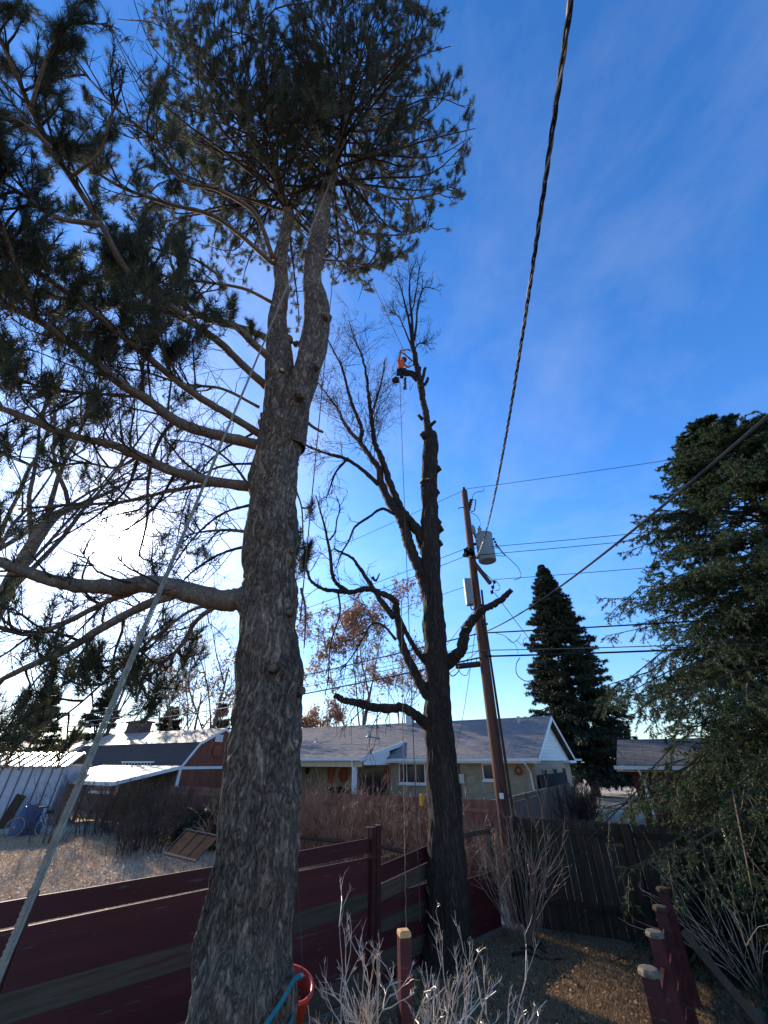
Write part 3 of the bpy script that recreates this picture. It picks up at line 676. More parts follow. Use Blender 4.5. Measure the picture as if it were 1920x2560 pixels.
# ---- farther grey house with brick chimney and pale roof
FH = Vector((-15.5, 33.0, 0.5))
far = thing('grey_house', 'low grey house with pale sunlit roof and brick chimney at far left', 'house', FH, PHI)
s_ = MB(); s_.box((14, 1.0, 1.35), (30, 5, 2.7)); s_.build('wall', M['olive_wall'], far)
s_ = MB(); shingles(s_, -3, 30, (4.2, 2.72), (0, 4.15)); shingles(s_, -3, 30, (-4.2, 2.72), (0, 4.15)); s_.build('roof', M['pale_shingle'], far)
s_ = MB(); s_.box((13.5, 4.25, 2.62), (33, .12, .2)); s_.build('fascia', M['dark_metal'], far)
s_ = MB(); s_.box((2.3, 1.6, 3.9), (1.75, .9, 2.0), taper=.97); ch = s_.build('chimney', M['chimney_brick'], far)
s_ = MB(); s_.box((2.3, 1.6, 4.96), (1.95, 1.1, .12)); s_.box((2.0, 1.6, 5.1), (.3, .3, .2)); s_.build('chimney_cap', M['chimney_brick'], ch)
window(far, 4.5, 6.2, .9, 2.0, y=3.5, mull=(.5,))

# ---- white metal garden shed
SH = Vector((-15.7, 22.8, 0.5))
shed = thing('metal_shed', 'white metal garden shed with bright corrugated roof at the left edge', 'shed', SH, R(197))
s_ = MB(); s_.box((2.2, 0, 1.15), (4.4, .06, 2.3)); s_.box((.03, -1.6, 1.15), (.06, 3.14, 2.3)); s_.box((4.37, -1.6, 1.15), (.06, 3.14, 2.3)); s_.box((2.2, -3.2, 1.15), (4.4, .06, 2.3)); s_.build('wall', M['shed_white'], shed)
for i in range(11):
    s_ = MB(); s_.box((.12 + i * .415, .045, 1.15), (.045, .03, 2.28)); s_.build('wall_rib', M['shed_seam'], shed)
s_ = MB(); s_.ext([(-.15, .2, 2.28), (4.6, .2, 2.28), (4.6, -1.6, 2.85), (-.15, -1.6, 2.85)], (0, 0, .03)); s_.ext([(-.15, -1.6, 2.85), (4.6, -1.6, 2.85), (4.6, -3.4, 2.28), (-.15, -3.4, 2.28)], (0, 0, .03)); rr = s_.build('roof', M['galv'], shed)
for i in range(13):
    s_ = MB(); x_ = -.1 + i * .385; s_.ext([(x_, .21, 2.31), (x_ + .09, .21, 2.31), (x_ + .09, -1.6, 2.885), (x_, -1.6, 2.885)], (0, 0, .04)); s_.build('roof_rib', M['galv'], rr)
# ---- red brick house on the right
RH = Vector((8.95, 17.7, 0.42))
rh = thing('red_brick_house', 'dark red brick house with grey shingle roof and white downspout behind the big spruce', 'house', RH, PHI)
s_ = MB(); s_.box((-5.2, -.45, 1.1), (9.6, .2, 2.5)); s_.build('wall', M['red_brick'], rh)
s_ = MB(); s_.box((-.5, -4.5, 1.1), (.2, 7.9, 2.5)); s_.box((-9.9, -4.5, 1.1), (.2, 7.9, 2.5)); s_.box((-5.2, -8.5, 1.1), (9.6, .2, 2.5)); s_.build('wall', M['red_brick'], rh)
FINE = True
s_ = MB(); shingles(s_, -10.2, 0, (.06, 2.45), (-4.5, 3.45)); s_.ext([(0, -4.5, 3.44), (0, -9, 2.4), (-10.2, -9, 2.4), (-10.2, -4.5, 3.44)], (0, 0, -.08)); s_.build('roof', M['blue_shingle'], rh)
s_ = MB(); s_.ext([(-.1, -.1, 2.3), (-.1, -8.9, 2.3), (-.1, -4.5, 3.36)], (-.05, 0, 0)); s_.build('gable', M['white_trim'], rh)
s_ = MB(); s_.box((-5.1, .12, 2.38), (10.4, .12, .12)); s_.build('gutter', M['white_trim'], rh)
s_ = MB(); s_.box((-5.1, -.2, 2.27), (10.3, .5, .03)); s_.build('soffit', M['soffit'], rh)
spout(rh, [(-.7, .12, 2.32), (-.72, .05, 2.2), (-.75, -.25, 2.0), (-.75, -.28, 1.9), (-.75, -.28, .1)])
FINE = False
# ------------------------------------------------------------------ fences
def board_mesh(name, L, h, th, m, wob=0.0, n=6, bev=.006):
    b_ = MB(); xs_ = np.linspace(0, L, n); v = []
    for i, x in enumerate(xs_):
        t = rnd.gauss(0, wob); c = rnd.gauss(0, wob)
        v += [(x, 0, c), (x, -th, c), (x, -th, h + t), (x, 0, h + t)]
    f = []
    for i in range(n - 1):
        a = i * 4
        for j in range(4): f.append((a + j, a + (j + 1) % 4, a + 4 + (j + 1) % 4, a + 4 + j))
    b_.add(v, [f, [(3, 2, 1, 0)], [tuple((n - 1) * 4 + k for k in range(4))]])
    return b_.mesh(name, m)
fa = Vector((-7.4, 1.95, 0)); dirA = Vector((.7071, .7071, 0)); angA = R(45)
red = thing('red_board_fence', 'dark red fence of wide horizontal boards running from lower left to the corner', 'fence', fa, angA)
PA = ((Vector((-.25, 9.1, 0)) - fa).dot(dirA))           # post seen between the two trees
posts = [PA - 2.45 * k for k in range(0, 5)][::-1] + [PA + 1.95, PA + 3.95]
rows = [(-.06, .302), (.245, .212), (.46, .222), (.685, .212), (.90, .217), (1.12, .222), (1.345, .232), (1.596, .205)]
for k in range(len(posts) - 1):
    x0, x1 = posts[k], posts[k + 1]; L = x1 - x0 - .012
    beyond = k >= 4
    for r_, (z, h) in enumerate(rows):
        if beyond:
            if r_ == 7 or (k == 5 and r_ in (4, 5)): continue  # last bay: two boards left out so a sun patch reaches the yard
            if k == 5 and r_ == 6: z, h = 1.60, .10  # top rail narrowed to widen the same opening for sunlight
            z0 = z - (.0 if k == 5 else .10); tilt = 0.0
            if k == 4 and r_ >= 5: tilt = math.atan2(.20, L); z0 = z - .19 + .02 * (r_ - 5)
            if k == 5 and r_ == 6: z0 = z - .04
        else:
            tilt = rnd.gauss(0, .0015); z0 = z
        if k == 3 and r_ == 7: z0 += .004; tilt = .012
        mm = M['worn_board'] if (k, r_) in ((1, 4), (2, 4), (3, 4), (4, 3), (4, 5), (0, 4), (5, 4), (5, 6), (2, 1), (4, 1), (1, 1), (3, 0)) else M['red_paint']
        hh = h + (.006 if r_ < 6 else 0)
        put('board', board_mesh('board', L, hh, .022, mm, wob=.0008), red, (x0 + .006, -.002 - (.003 if r_ % 2 else 0), z0), (0, -tilt, 0))
for k, x in enumerate(posts):
    pb = MB()
    if abs(x - PA) < .01:
        pb.box((x, .10 - .16, .99), (.10, .09, 2.0)); pb.build('post', M['red_paint'], red)
        pb = MB(); pb.box((x + .125, -.055, 1.0), (.11, .09, 2.02)); pb.build('post', M['red_paint'], red)
        pb = MB(); pb.box((x, .06, .99), (.09, .09, 1.98)); pb.build('post', M['worn_board'], red)
    else:
        pb.box((x, .06, .92 if x < PA else .85), (.09, .09, 1.84 if x < PA else 1.7)); pb.build('post', M['worn_board'], red)
nl = MB()
for k in range(len(posts)):
    for (z, h) in rows:
        for dz in (.05, h - .05):
            for dx in (-.03, .03):
                if z + dz < 1.7 or posts[k] <= PA: nl.box((posts[k] + dx, .006, z + dz), (.011, .014, .011))
tag(nl.build('nail_heads', M['dark_metal'], red), kind='stuff')
cornerA = fa + dirA * posts[-1]

def picket_fence(root, L, h, pw, m, postm, n_rows=(.35, 1.05, 1.62), front=1, post_every=2.4, gap=.006, seed=3):
    rr_ = random.Random(seed); n = int(L / (pw + gap)); w = pw
    pk = MB(); dg = .03
    pk.ext([(0, 0, 0), (w, 0, 0), (w, 0, h - dg), (w - dg, 0, h), (dg, 0, h), (0, 0, h - dg)], (0, .017, 0)); me = pk.mesh('picket', m)
    for i in range(n):
        put('picket', me, root, (i * (w + gap), 0, -.05 + rr_.uniform(-.012, .012)), (rr_.gauss(0, .004), rr_.gauss(0, .006), 0))
    for z in n_rows:
        q = MB(); q.box((L / 2, -front * .025 + (.017 if front < 0 else 0), z), (L, .04, .09)); q.build('rail', postm, root)
    k = 0.0
    while k < L:
        q = MB(); q.box((k + .05, -front * .09 + (.017 if front < 0 else 0), h / 2 - .02), (.09, .09, h - .04)); q.build('post', postm, root); k += post_every
# weathered fence at the back right, rails towards the camera
fb = Vector((3.05, 11.95, 0)); ang = math.atan2(-1.35, 2.75)
wf = thing('weathered_fence', 'dark weathered dog eared picket fence across the back of the yard', 'fence', fb, ang)
picket_fence(wf, 7.6, 1.91, .14, M['grey_wood'], M['grey_wood'], n_rows=(.45, 1.66), seed=5)
q = MB(); q.box((2.52, -.13, .93), (.10, .05, 1.86)); q.build('post', M['grey_wood'], wf)
# cedar fence of the neighbour
fc = Vector((3.35, 14.7, .14)); L = 16.0
cf = thing('cedar_fence', 'reddish cedar picket fence in front of the tan brick house', 'fence', fc, PHI)
picket_fence(cf, L, 1.91, .135, M['cedar'], M['cedar'], n_rows=(.3, 1.0, 1.60), front=-1, seed=9)
q = MB(); q.box((-.05, .06, .93), (.16, .16, 1.9)); q.build('post', M['cedar'], cf)
# silver grey side fence going back beside the house
fs = Vector((4.15, 15.6, .2))
sf = thing('side_fence', 'silver grey panel fence running back beside the tan house corner', 'fence', fs, math.atan2(.857, .515))
for i in range(6):
    x0 = i * 1.9
    for j in range(8):
        q = MB(); q.box((x0 + .12 + j * .222, .0, .88), (.208, .02, 1.6)); q.build('picket', M['silver_wood'], sf)
    q = MB(); q.box((x0 + .95, .0, 1.77), (1.88, .06, .14)); q.build('cap_rail', M['silver_wood'], sf)
    q = MB(); q.box((x0 + .95, -.03, .25), (1.8, .04, .12)); q.build('rail', M['silver_wood'], sf)
    q = MB(); q.box((x0, -.05, .92), (.1, .1, 1.86)); q.build('post', M['silver_wood'], sf)
bx = thing('black_wall_panel', 'black screen panel between the house corner and the silver fence', 'screen', Vector((7.75, 22.6, .5)), PHI + R(90))
q = MB(); q.box((-2.2, 0, .95), (6.5, .08, 1.9)); q.build('panel', M['black_cloth'], bx)
q = MB(); q.box((-2.2, 0, 1.93), (6.6, .12, .06)); q.build('cap_rail', M['black_cloth'], bx)

# red yard divider on the right, posts with frosted caps, seen almost end on
rd = thing('red_divider_fence', 'low dark red fence with pale capped posts running back at lower right', 'fence', (2.66, 5.75, 0), math.atan2(4.3, 2.84))
dp_ = [0, 1.12, 2.37, 3.42, 5.15]; 
for i, x in enumerate(dp_):
    hgt = 1.2 + (.0, .02, .0, .02, .0)[i]
    q = MB(); q.box((x, 0, hgt / 2), (.14, .14, hgt)); q.build('post', M['red_paint'], rd)
    q = MB(); q.lathe([(.094, 0), (.104, .008), (.104, .034), (.085, .055), (.02, .062)], (x, 0, hgt + .001), 8, Matrix.Rotation(R(22.5), 3, 'Z')); q.build('post_cap', M['frost'] if i < 2 else M['grey_wood'], rd)
for i in range(1, 4):
    x0, x1 = dp_[i] + .075, dp_[i + 1] - .075
    for z in (.12, .36, .60, .84):
        put('board', board_mesh('board', x1 - x0, .2, .022, M['red_paint'], .002), rd, (x0, .03, z))
q = MB(); q.box((.56, 0, .3), (.97, .04, .14)); q.build('rail', M['red_paint'], rd)
q = MB(); q.box((.56, 0, .95), (.97, .04, .09)); q.build('rail', M['red_paint'], rd)
st = thing('leaning_plank', 'dark wooden plank leaning against the red divider fence at lower right', 'plank', (3.95, 6.15, 0), 0)
q = MB(); q.tube([(0.25, -.55, 0.02), (-.28, .6, 1.25)], .06, 4); q.build('plank', M['grey_wood'], st)
# lone post in front
lp = thing('red_post', 'lone dark red wooden post with a pale cut top behind the pale shrub', 'post', PZ(1010, 2335, 1.35) - Vector((0, 0, 1.35)), R(14))
q = MB(); q.box((0, 0, .665), (.13, .13, 1.33)); q.build('post', M['red_paint'], lp)
q = MB(); q.lathe([(.088, 0), (.094, .012), (.09, .045), (.07, .055)], (0, 0, 1.332), 4, Matrix.Rotation(R(45), 3, 'Z')); q.build('cut_top', M['cut_wood'], lp)

# ------------------------------------------------------------------ utility pole, its hardware and the wires
PX, PYd = 3.05, 12.2
def zp(y): return CAMZ + PYd / fw(y) * up(y)
pole = thing('utility_pole', 'tall brown wooden utility pole with a grey transformer behind the yard', 'utility pole', (PX, PYd, 0), 0)
pb = bark_z = MB()
zt = zp(1228)
pb.tube([(-.05, 0, -.3), (-.03, 0, 3), (.0, 0, 7), (.10, 0, zt)], [.165, .155, .14, .115], 14); pb.build('shaft', M['pole_wood'], pole, smooth=True)
z_ = zt + .0; q = MB(); q.lathe([(.03, 0), (.03, .1), (.06, .11), (.055, .2), (.03, .22)], (.10, 0, z_ - .03), 10); q.build('top_insulator', M['dark_metal'], pole)
def pz_(x, y, dy=0): 
    p = PY(x, y, PYd + dy); return (p.x - PX, p.y - PYd, p.z)
# fuse cutout
q = MB(); a_ = pz_(1178, 1250); c_ = pz_(1172, 1275); q.tube([a_, c_], [.05, .05], 8)
for i in range(5):
    f_ = i / 4; p = [a_[k] * (1 - f_) + c_[k] * f_ for k in range(3)]; q.lathe([(.05, -.012), (.085, 0), (.05, .012)], p, 10)
q.build('fuse_insulator', M['dark_metal'], pole)
q = MB(); q.tube([pz_(1177, 1250), pz_(1190, 1250), pz_(1186, 1277), pz_(1177, 1280)], .022, 5); q.tube([pz_(1166, 1272), pz_(1176, 1266)], .03, 4); q.build('fuse_holder', M['dark_metal'], pole)
q = MB(); q.tube([pz_(1143, 1271), pz_(1160, 1268)], .02, 4); q.build('bolt', M['dark_metal'], pole)
# transformer
tc_ = pz_(1219, 1404, -.15); tt = pz_(1219, 1337, -.15); hh = tt[2] - tc_[2]
q = MB(); q.lathe([(.27, 0), (.30, .02), (.30, hh - .06), (.315, hh - .05), (.315, hh - .01), (.27, hh + .02), (.1, hh + .06), (.01, hh + .07)], (tc_[0], tc_[1], tc_[2]), 24); tr = q.build('transformer', M['transformer'], pole, smooth=False)
for zz_ in (.2, .7):
    q = MB(); q.box(((tc_[0] - .1) / 2 + .02, -.03, tc_[2] + hh * zz_), (tc_[0] - .3, .08, .08)); q.build('mounting_bracket', M['dark_metal'], pole)
for (x, y) in ((1185, 1322), (1201, 1325)):
    p = pz_(x, y + 12, -.15); q = MB(); q.lathe([(.05, 0), (.07, .03), (.055, .05), (.085, .09), (.085, .13), (.06, .15), (.08, .2), (.08, .25), (.04, .3), (.03, .36)], p, 12); q.build('bushing', M['ceramic'], pole)
    q = MB(); q.tube([(p[0], p[1], p[2]), (p[0] + .03, p[1], p[2] - .15), (tc_[0] - .22, tc_[1], p[2] - .22)], .03, 6); q.build('bushing_lead', M['dark_metal'], pole)
for (x, y) in ((1235, 1350), (1238, 1357), (1241, 1364)):
    q = MB(); p = pz_(x, y, -.32); q.lathe([(.025, 0), (.04, .02), (.04, .06), (.02, .08)], p, 8); q.build('terminal', M['dark_metal'], pole)
# looping leads
def lead(name, pix, r=.012, m='cable', dy=-.2, parent=None):
    q = MB(); q.tube(catmull([pz_(x, y, dy + .05 * i) for i, (x, y) in enumerate(pix)], 6), r, 5); q.build(name, M[m], parent or pole)
lead('lead_wire', [(1237, 1353), (1250, 1372), (1262, 1386), (1280, 1403), (1296, 1420), (1302, 1438), (1297, 1446), (1284, 1450)])
lead('lead_wire', [(1240, 1360), (1252, 1378), (1260, 1386), (1262, 1390), (1240, 1389), (1195, 1388)])
lead('lead_wire', [(1237, 1366), (1250, 1370), (1230, 1370), (1196, 1371)])
lead('lead_wire', [(1176, 1281), (1190, 1288), (1199, 1303), (1200, 1316)])
lead('lead_wire', [(1180, 1250), (1184, 1236), (1193, 1230), (1208, 1228), (1210, 1220)])
# knot of brackets and secondary rack
q = MB()
for i in range(30):
    p = Vector(pz_(1172 + rnd.uniform(-12, 12), 1380 + rnd.uniform(-7, 10), -.16)); q.box(p, (rnd.uniform(.04, .16), .08, rnd.uniform(.03, .12)), Matrix.Rotation(rnd.random() * 3, 4, 'Y'))
q.build('secondary_rack', M['dark_metal'], pole)
q = MB(); q.tube([pz_(1182, 1402, -.1), pz_(1226, 1459, -.35)], [.075, .07], 4); q.build('crossarm', M['pole_wood'], pole)
for (x, y) in ((1236, 1455), (1232, 1468), (1230, 1480)):
    q = MB(); p = pz_(x, y, -.4); q.lathe([(.03, -.05), (.06, -.03), (.035, 0), (.06, .03), (.03, .05)], p, 10); q.build('spool_insulator', M['dark_metal'], pole)
q = MB(); q.tube([pz_(1222, 1452, -.36), pz_(1236, 1453, -.4), pz_(1233, 1468, -.4), pz_(1230, 1486, -.4)], .018, 5); q.build('insulator_bracket', M['dark_metal'], pole)
lead('lead_wire', [(1205, 1425), (1225, 1445), (1235, 1452)]); lead('lead_wire', [(1240, 1452), (1249, 1465), (1247, 1475), (1238, 1476)])
# grey equipment box
a_ = pz_(1158, 1450, -.1); c_ = pz_(1183, 1514, -.1)
q = MB(); q.box(((a_[0] + c_[0]) / 2, a_[1] - .05, (a_[2] + c_[2]) / 2), (abs(c_[0] - a_[0]), .22, abs(a_[2] - c_[2]))); bo = q.build('equipment_box', M['transformer'], pole)
q = MB(); q.box(((a_[0] + c_[0]) / 2, a_[1] - .17, (a_[2] + c_[2]) / 2), (abs(c_[0] - a_[0]) * .9, .02, abs(a_[2] - c_[2]) * .95)); q.build('cover', M['transformer'], bo)
lead('lead_wire', [(1176, 1514), (1180, 1524), (1187, 1520), (1188, 1500)], .02)
q = MB(); q.tube([pz_(1204, 1475, -.1), pz_(1209, 1520, -.14), pz_(1213, 1560, -.14), pz_(1290, 2080, -.17)], .035, 6); q.build('riser_conduit', M['grey_wood'], pole)
for y in (1560, 1640, 1990):
    q = MB(); p = pz_(1213 + (y - 1560) * .12, y, -.16); q.box(p, (.16, .04, .06)); q.build('strap', M['dark_metal'], pole)
q = MB(); p = pz_(1254, 1990, -.19); q.box(p, (.1, .01, .12)); q.build('pole_tag', M['white_trim'], pole)

LD, RDr = Vector((-1, .75, 0)), Vector((1, -.3, 0))
def span(a, c, sag, n=24):
    return [a.lerp(c, i / n) - Vector((0, 0, 4 * sag * (i / n) * (1 - i / n))) for i in range(n + 1)]
def pole_wire(label, xy, r, m, ll=36, lr=26, sl=.9, sr=.5, zoff=0, yo=0, cat='power line', group='wires running along the alley', dzl=0, dzr=0):
    p = PY(xy[0], xy[1], PYd + yo)
    pts = []
    if ll: pts += span(p + LD * ll + Vector((0, 0, dzl)), p, sl)
    if lr: pts += (span(p, p + RDr * lr + Vector((0, 0, dzr)), sr)[1:] if ll else span(p, p + RDr * lr + Vector((0, 0, dzr)), sr))
    q = MB(); q.tube(pts, r, 5); o = q.build('power_line' if cat == 'power line' else 'phone_cable', M[m]); tag(o, label, cat, group); return o
pole_wire('topmost thin wire, passing over the tip of the pole', (1168, 1222), .010, 'cable', sl=.8, sr=.3)
pole_wire('upper of the two wires passing just in front of the transformer', (1163, 1372), .011, 'cable', yo=-.15, sr=.4)
pole_wire('lower of the two wires passing just in front of the transformer', (1165, 1390), .011, 'cable', yo=-.25, sr=.35, sl=1.1)
pole_wire('single wire leaving the end of the wooden arm below the transformer', (1235, 1449), .010, 'cable', yo=-.4, sr=.3, ll=0)
pole_wire('single wire reaching the pole from the left beside the grey box', (1160, 1468), .009, 'cable', yo=-.2, lr=0)
pole_wire('thick black cable crossing the pole above the pale one', (1200, 1583), .022, 'cable', cat='phone cable', sl=.7, sr=.2)
pole_wire('lowest thick black cable, just under the pale one', (1215, 1641), .026, 'cable', cat='phone cable', sl=.7, sr=.25, yo=-.15)
pole_wire('pale grey cable catching the light between the two thick black ones', (1200, 1626), .014, 'bare_wire', cat='phone cable', sl=.6, sr=.35, yo=-.17)
pole_wire('thin dark strand just above the splice case left of the pole', (1190, 1612), .009, 'cable', cat='phone cable', lr=0, sl=.8)
# splice case and cable loops hung on the lower strand
sc_ = thing('splice_case', 'black cylindrical splice case hanging from the cables left of the pole', 'cable box', PY(1170, 1664, 12.5), math.atan2(.75, -1))
q = MB(); q.tube([(-.42, 0, 0), (-.38, 0, 0), (.38, 0, 0.02), (.42, 0, 0.02)], [.04, .085, .085, .04], 10); q.build('case', M['dark_metal'], sc_)
for dx_ in (-.3, 0, .3):
    q = MB(); q.tube([(dx_, 0, .06), (dx_, 0, .2)], .014, 4); q.build('hanger', M['dark_metal'], sc_)
def loop(label, pix, r=.012, Y=12.3, m='cable'):
    q = MB(); q.tube(catmull([PY(x, y, Y + .04 * i) for i, (x, y) in enumerate(pix)], 8), r, 5); tag(q.build('cable_loop', M[m]), label, 'cable', 'slack cables round the pole')
loop('slack cable loop under the splice case', [(1122, 1640), (1120, 1672), (1130, 1690), (1145, 1680), (1148, 1665)], .016)
loop('second smaller slack loop under the splice case', [(1146, 1668), (1152, 1684), (1166, 1688), (1174, 1672)], .01)
loop('wide round cable loop hanging right of the pole before the conifer', [(1300, 1644), (1291, 1660), (1292, 1685), (1312, 1702), (1335, 1700), (1356, 1688), (1365, 1665), (1357, 1645)], .013, 11.8)
loop('thin slack wires dangling from the thick cable right of the pole', [(1240, 1583), (1262, 1590), (1280, 1606), (1295, 1598), (1302, 1586)], .009, 11.9)
loop('curl of wire below the cable clamp right of the pole', [(1290, 1600), (1305, 1612), (1310, 1598), (1318, 1594)], .008, 11.9)
loop('long thin wire dropping from the cable to the lower cable', [(1262, 1590), (1288, 1612), (1296, 1634)], .007, 11.9)
# service drops
def drop(label, a, c, sag, r, m='cable', cat='power line', n=40):
    q = MB(); q.tube(span(a, c, sag, n), r, 5); tag(q.build('service_drop', M[m]), label, cat)
drop('thin wire dropping from the pole arm down past the dark conifer', PY(1236, 1482, 11.8), PY(1560, 1895, 17.6), .1, .011)
drop('thin wire from the pole to the gutter of the tan house', PY(1190, 1560, 12.4), FR[house.name] @ Vector((hloc(1144, 1905).x, .1, ez)), .35, .01)
drop('pale wire sagging from the pole to the porch roof of the tan house', PY(1195, 1628, 12.3), FR[house.name] @ Vector((17, -1.0, ez + .9)), .9, .012, 'bare_wire')
drop('guy like wire running down left from the grey box to the elm', PY(1186, 1525, 12.2), PY(1095, 1640, 13.2), .0, .008)
drop('thick black cable sweeping from the pole up over the right edge of the picture', PY(1215, 1579, 11.95), PD(2080, 900, 2.9), .22, .017, n=70)
# twisted triplex going up over the camera
a_ = PY(1190, 1395, 11.95); c_ = PD(1452, -180, 2.0); tp = thing('triplex_service_cable', 'thick twisted overhead cable rising from the pole to the top of the picture', 'power line', a_)
pts = span(a_, c_, .55, 420); tw = []
for k in range(3):
    q = MB(); pp = []
    L_ = 0
    for i, p in enumerate(pts):
        if i: L_ += (p - pts[i - 1]).length
        ph = L_ * 2 * math.pi / .42 + k * 2.094; T = (pts[min(i + 1, len(pts) - 1)] - pts[max(i - 1, 0)]).normalized(); n_ = T.cross(Vector((0, 0, 1))).normalized(); b2 = T.cross(n_)
        pp.append(p + (n_ * math.cos(ph) + b2 * math.sin(ph)) * .0115)
    q.tube(pp, .0085, 5); q.build('strand', M['bare_wire'] if k == 0 else M['cable'], tp, world=True)
# ------------------------------------------------------------------ trees: helpers
class Segs:
    def __init__(s): s.a = []; s.b = []; s.ra = []; s.rb = []
    def add(s, a, b, ra, rb): s.a.append(tuple(a)); s.b.append(tuple(b)); s.ra.append(ra); s.rb.append(rb)
    def build(s, name, m, parent, k=3):
        b_ = MB(); b_.segs(s.a, s.b, s.ra, s.rb, k); return b_.build(name, m, parent, world=True)
def shoot(sg, p, d, L, r, n=4, bend=0.18, lift=0.0, tips=None):
    """one wandering twig; returns its points"""
    pts = [p]; d = d.normalized(); st = L / n
    for i in range(n):
        d = (d + rvec(bend) + Vector((0, 0, lift))).normalized(); q = p + d * st
        r2 = r * (1 - (i + 1) / n * .7); sg.add(p, q, r * (1 - i / n * .7), r2); p = q; pts.append(p)
    return pts, d
def twigs(sg, pts, L, r, lvl, per=3, t0=.25, spread=.9, fwdw=.7, lift=.05, n=4, bend=.18, tips=None, shrink=.55, flat=None, sp=None):
    """side shoots along a line of points, recursive"""
    m = len(pts) - 1
    for _ in range(per):
        t = t0 + (1 - t0) * rnd.random(); i = min(m - 1, int(t * m)); f = t * m - i
        p = pts[i].lerp(pts[i + 1], f); T = (pts[i + 1] - pts[i]).normalized()
        s_ = rvec(1)
        if flat is not None: s_ -= flat * s_.dot(flat) * .6
        s_ -= T * s_.dot(T); s_.normalize()
        d = T * fwdw + s_ * spread + Vector((0, 0, lift * 2))
        LL = L * (.6 + .8 * rnd.random()) * (1.15 - .45 * t)
        q, dd = shoot(sg, p, d, LL, r, n, bend, lift)
        if lvl > 1: twigs(sg, q, LL * shrink, r * .6, lvl - 1, sp or per, .2, spread, fwdw, lift, max(2, n - 1), bend, tips, shrink, flat, sp)
        elif tips is not None: tips.append((q[-1], (q[-1] - q[-2]).normalized()))
def needle_tufts(tips, nn, ln, wd, ls=.25, fan=.75, jitter=.0):
    """bottle brush tufts: nn thin triangles round each tip axis"""
    P = np.array([tuple(t[0]) for t in tips]); D = np.array([tuple(t[1]) for t in tips]); n = len(P)
    sc = np.array([t[2] if len(t) > 2 else 1.0 for t in tips])[:, None]
    t = nr.rand(n, nn)
    base = P[:, None, :] - D[:, None, :] * (ls * sc * t)[:, :, None]
    rv = nr.normal(0, 1, (n, nn, 3)); rv -= D[:, None, :] * (rv * D[:, None, :]).sum(-1, keepdims=True); rv /= np.linalg.norm(rv, axis=-1, keepdims=True)
    fw_ = fan + .5 * nr.rand(n, nn) + .5 * (1 - t)
    dd = D[:, None, :] * fw_[:, :, None] + rv; dd /= np.linalg.norm(dd, axis=-1, keepdims=True)
    dd[:, :, 2] += .12
    tip = base + dd * (ln * sc * (.75 + .5 * nr.rand(n, nn)))[:, :, None]
    sd = np.cross(dd, nr.normal(0, 1, (n, nn, 3))); sd /= np.linalg.norm(sd, axis=-1, keepdims=True); sd *= wd / 2
    v = np.stack([base - sd, base + sd, tip], 2).reshape(-1, 3)
    f = np.arange(len(v)).reshape(-1, 3)
    return v, f
def bark_trunk(path, rads, nseg, rows, amp, cell, knobs=(), stretch=.25, flare=None):
    P = catmull(path, 10); n = len(P); rr0 = lerps(rads, n)
    tt = np.linspace(0, n - 1, rows)
    pts = [P[int(t)].lerp(P[min(n - 1, int(t) + 1)], t - int(t)) for t in tt]; rr = np.interp(tt, np.arange(n), rr0)
    V = np.zeros((rows, nseg, 3)); an = np.arange(nseg) * 2 * math.pi / nseg
    x = None
    for i, p in enumerate(pts):
        T = (pts[min(i + 1, rows - 1)] - pts[max(i - 1, 0)]).normalized()
        if x is None: x = T.cross(Vector((0, 1, 0))).normalized()
        x = (x - T * x.dot(T)).normalized(); y = T.cross(x)
        for j in range(nseg):
            d = x * math.cos(an[j]) + y * math.sin(an[j]); q = p + d * rr[i]
            w = Vector((q.x, q.y, q.z * stretch)) * cell
            wv_ = w + noise.noise_vector(w * .45) * 1.1
            e = abs(noise.noise(wv_)) * 1.9; e2 = abs(noise.noise(wv_ * 2.3 + Vector((5, 2, 1)))) * 1.4
            h = (min(1, e) + .5 * min(1, e2) - .7) * amp + noise.noise(q * 5) * amp * .5 + noise.noise(q * 1.6) * amp * 1.4
            for (kp, kr, kh) in knobs:
                dk = (q - kp).length
                if dk < kr * 1.6: h += kh * math.exp(-(dk / kr) ** 2 * 2)
            V[i, j] = p + d * (rr[i] + h)
    i = np.arange(rows - 1)[:, None] * nseg; j = np.arange(nseg)[None, :]; j2 = (j + 1) % nseg
    q = np.stack([i + j, i + j2, i + nseg + j2, i + nseg + j], -1).reshape(-1, 4)
    b_ = MB(); b_.add(V.reshape(-1, 3), [q, [tuple(range((rows - 1) * nseg, rows * nseg))]])
    return b_
def limb(path, r0, r1, root, m, name='limb', k=10, rough=.06, sub=6, cut=False):
    P = catmull(path, sub); n = len(P); rr = lerps([r0, r0 * .55 + r1 * .45, r1], n)
    Q = [p + rvec(r0 * rough) * (0 if i == 0 else 1) for i, p in enumerate(P)]
    rr = rr * (1 + np.array([rnd.gauss(0, rough) for _ in range(n)]))
    b_ = MB(); b_.tube(Q, rr, k); o = b_.build(name, m, root, smooth=True, world=True)
    if cut:
        T = (Q[-1] - Q[-2]).normalized(); c_ = MB(); c_.tube([Q[-1] + T * .003, Q[-1] + T * .012], [rr[-1] * .98, rr[-1] * .9], 12); c_.build('cut_face', M['cut_wood'], o, world=True)
    return Q
def knot(root, p, d, r, L, m_b, m_c, name='branch_stub'):
    d = d.normalized(); b_ = MB(); b_.tube([p - d * .08, p + d * L * .4, p + d * L * .9, p + d * L], [r * 1.5, r * 1.2, r * 1.12, r * .95], 14); o = b_.build(name, m_b, root, smooth=True, world=True)
    c_ = MB(); c_.tube([p + d * (L - .002), p + d * (L + .006)], [r * .86, r * .80], 14); c_.build('cut_face', m_c, o, world=True)

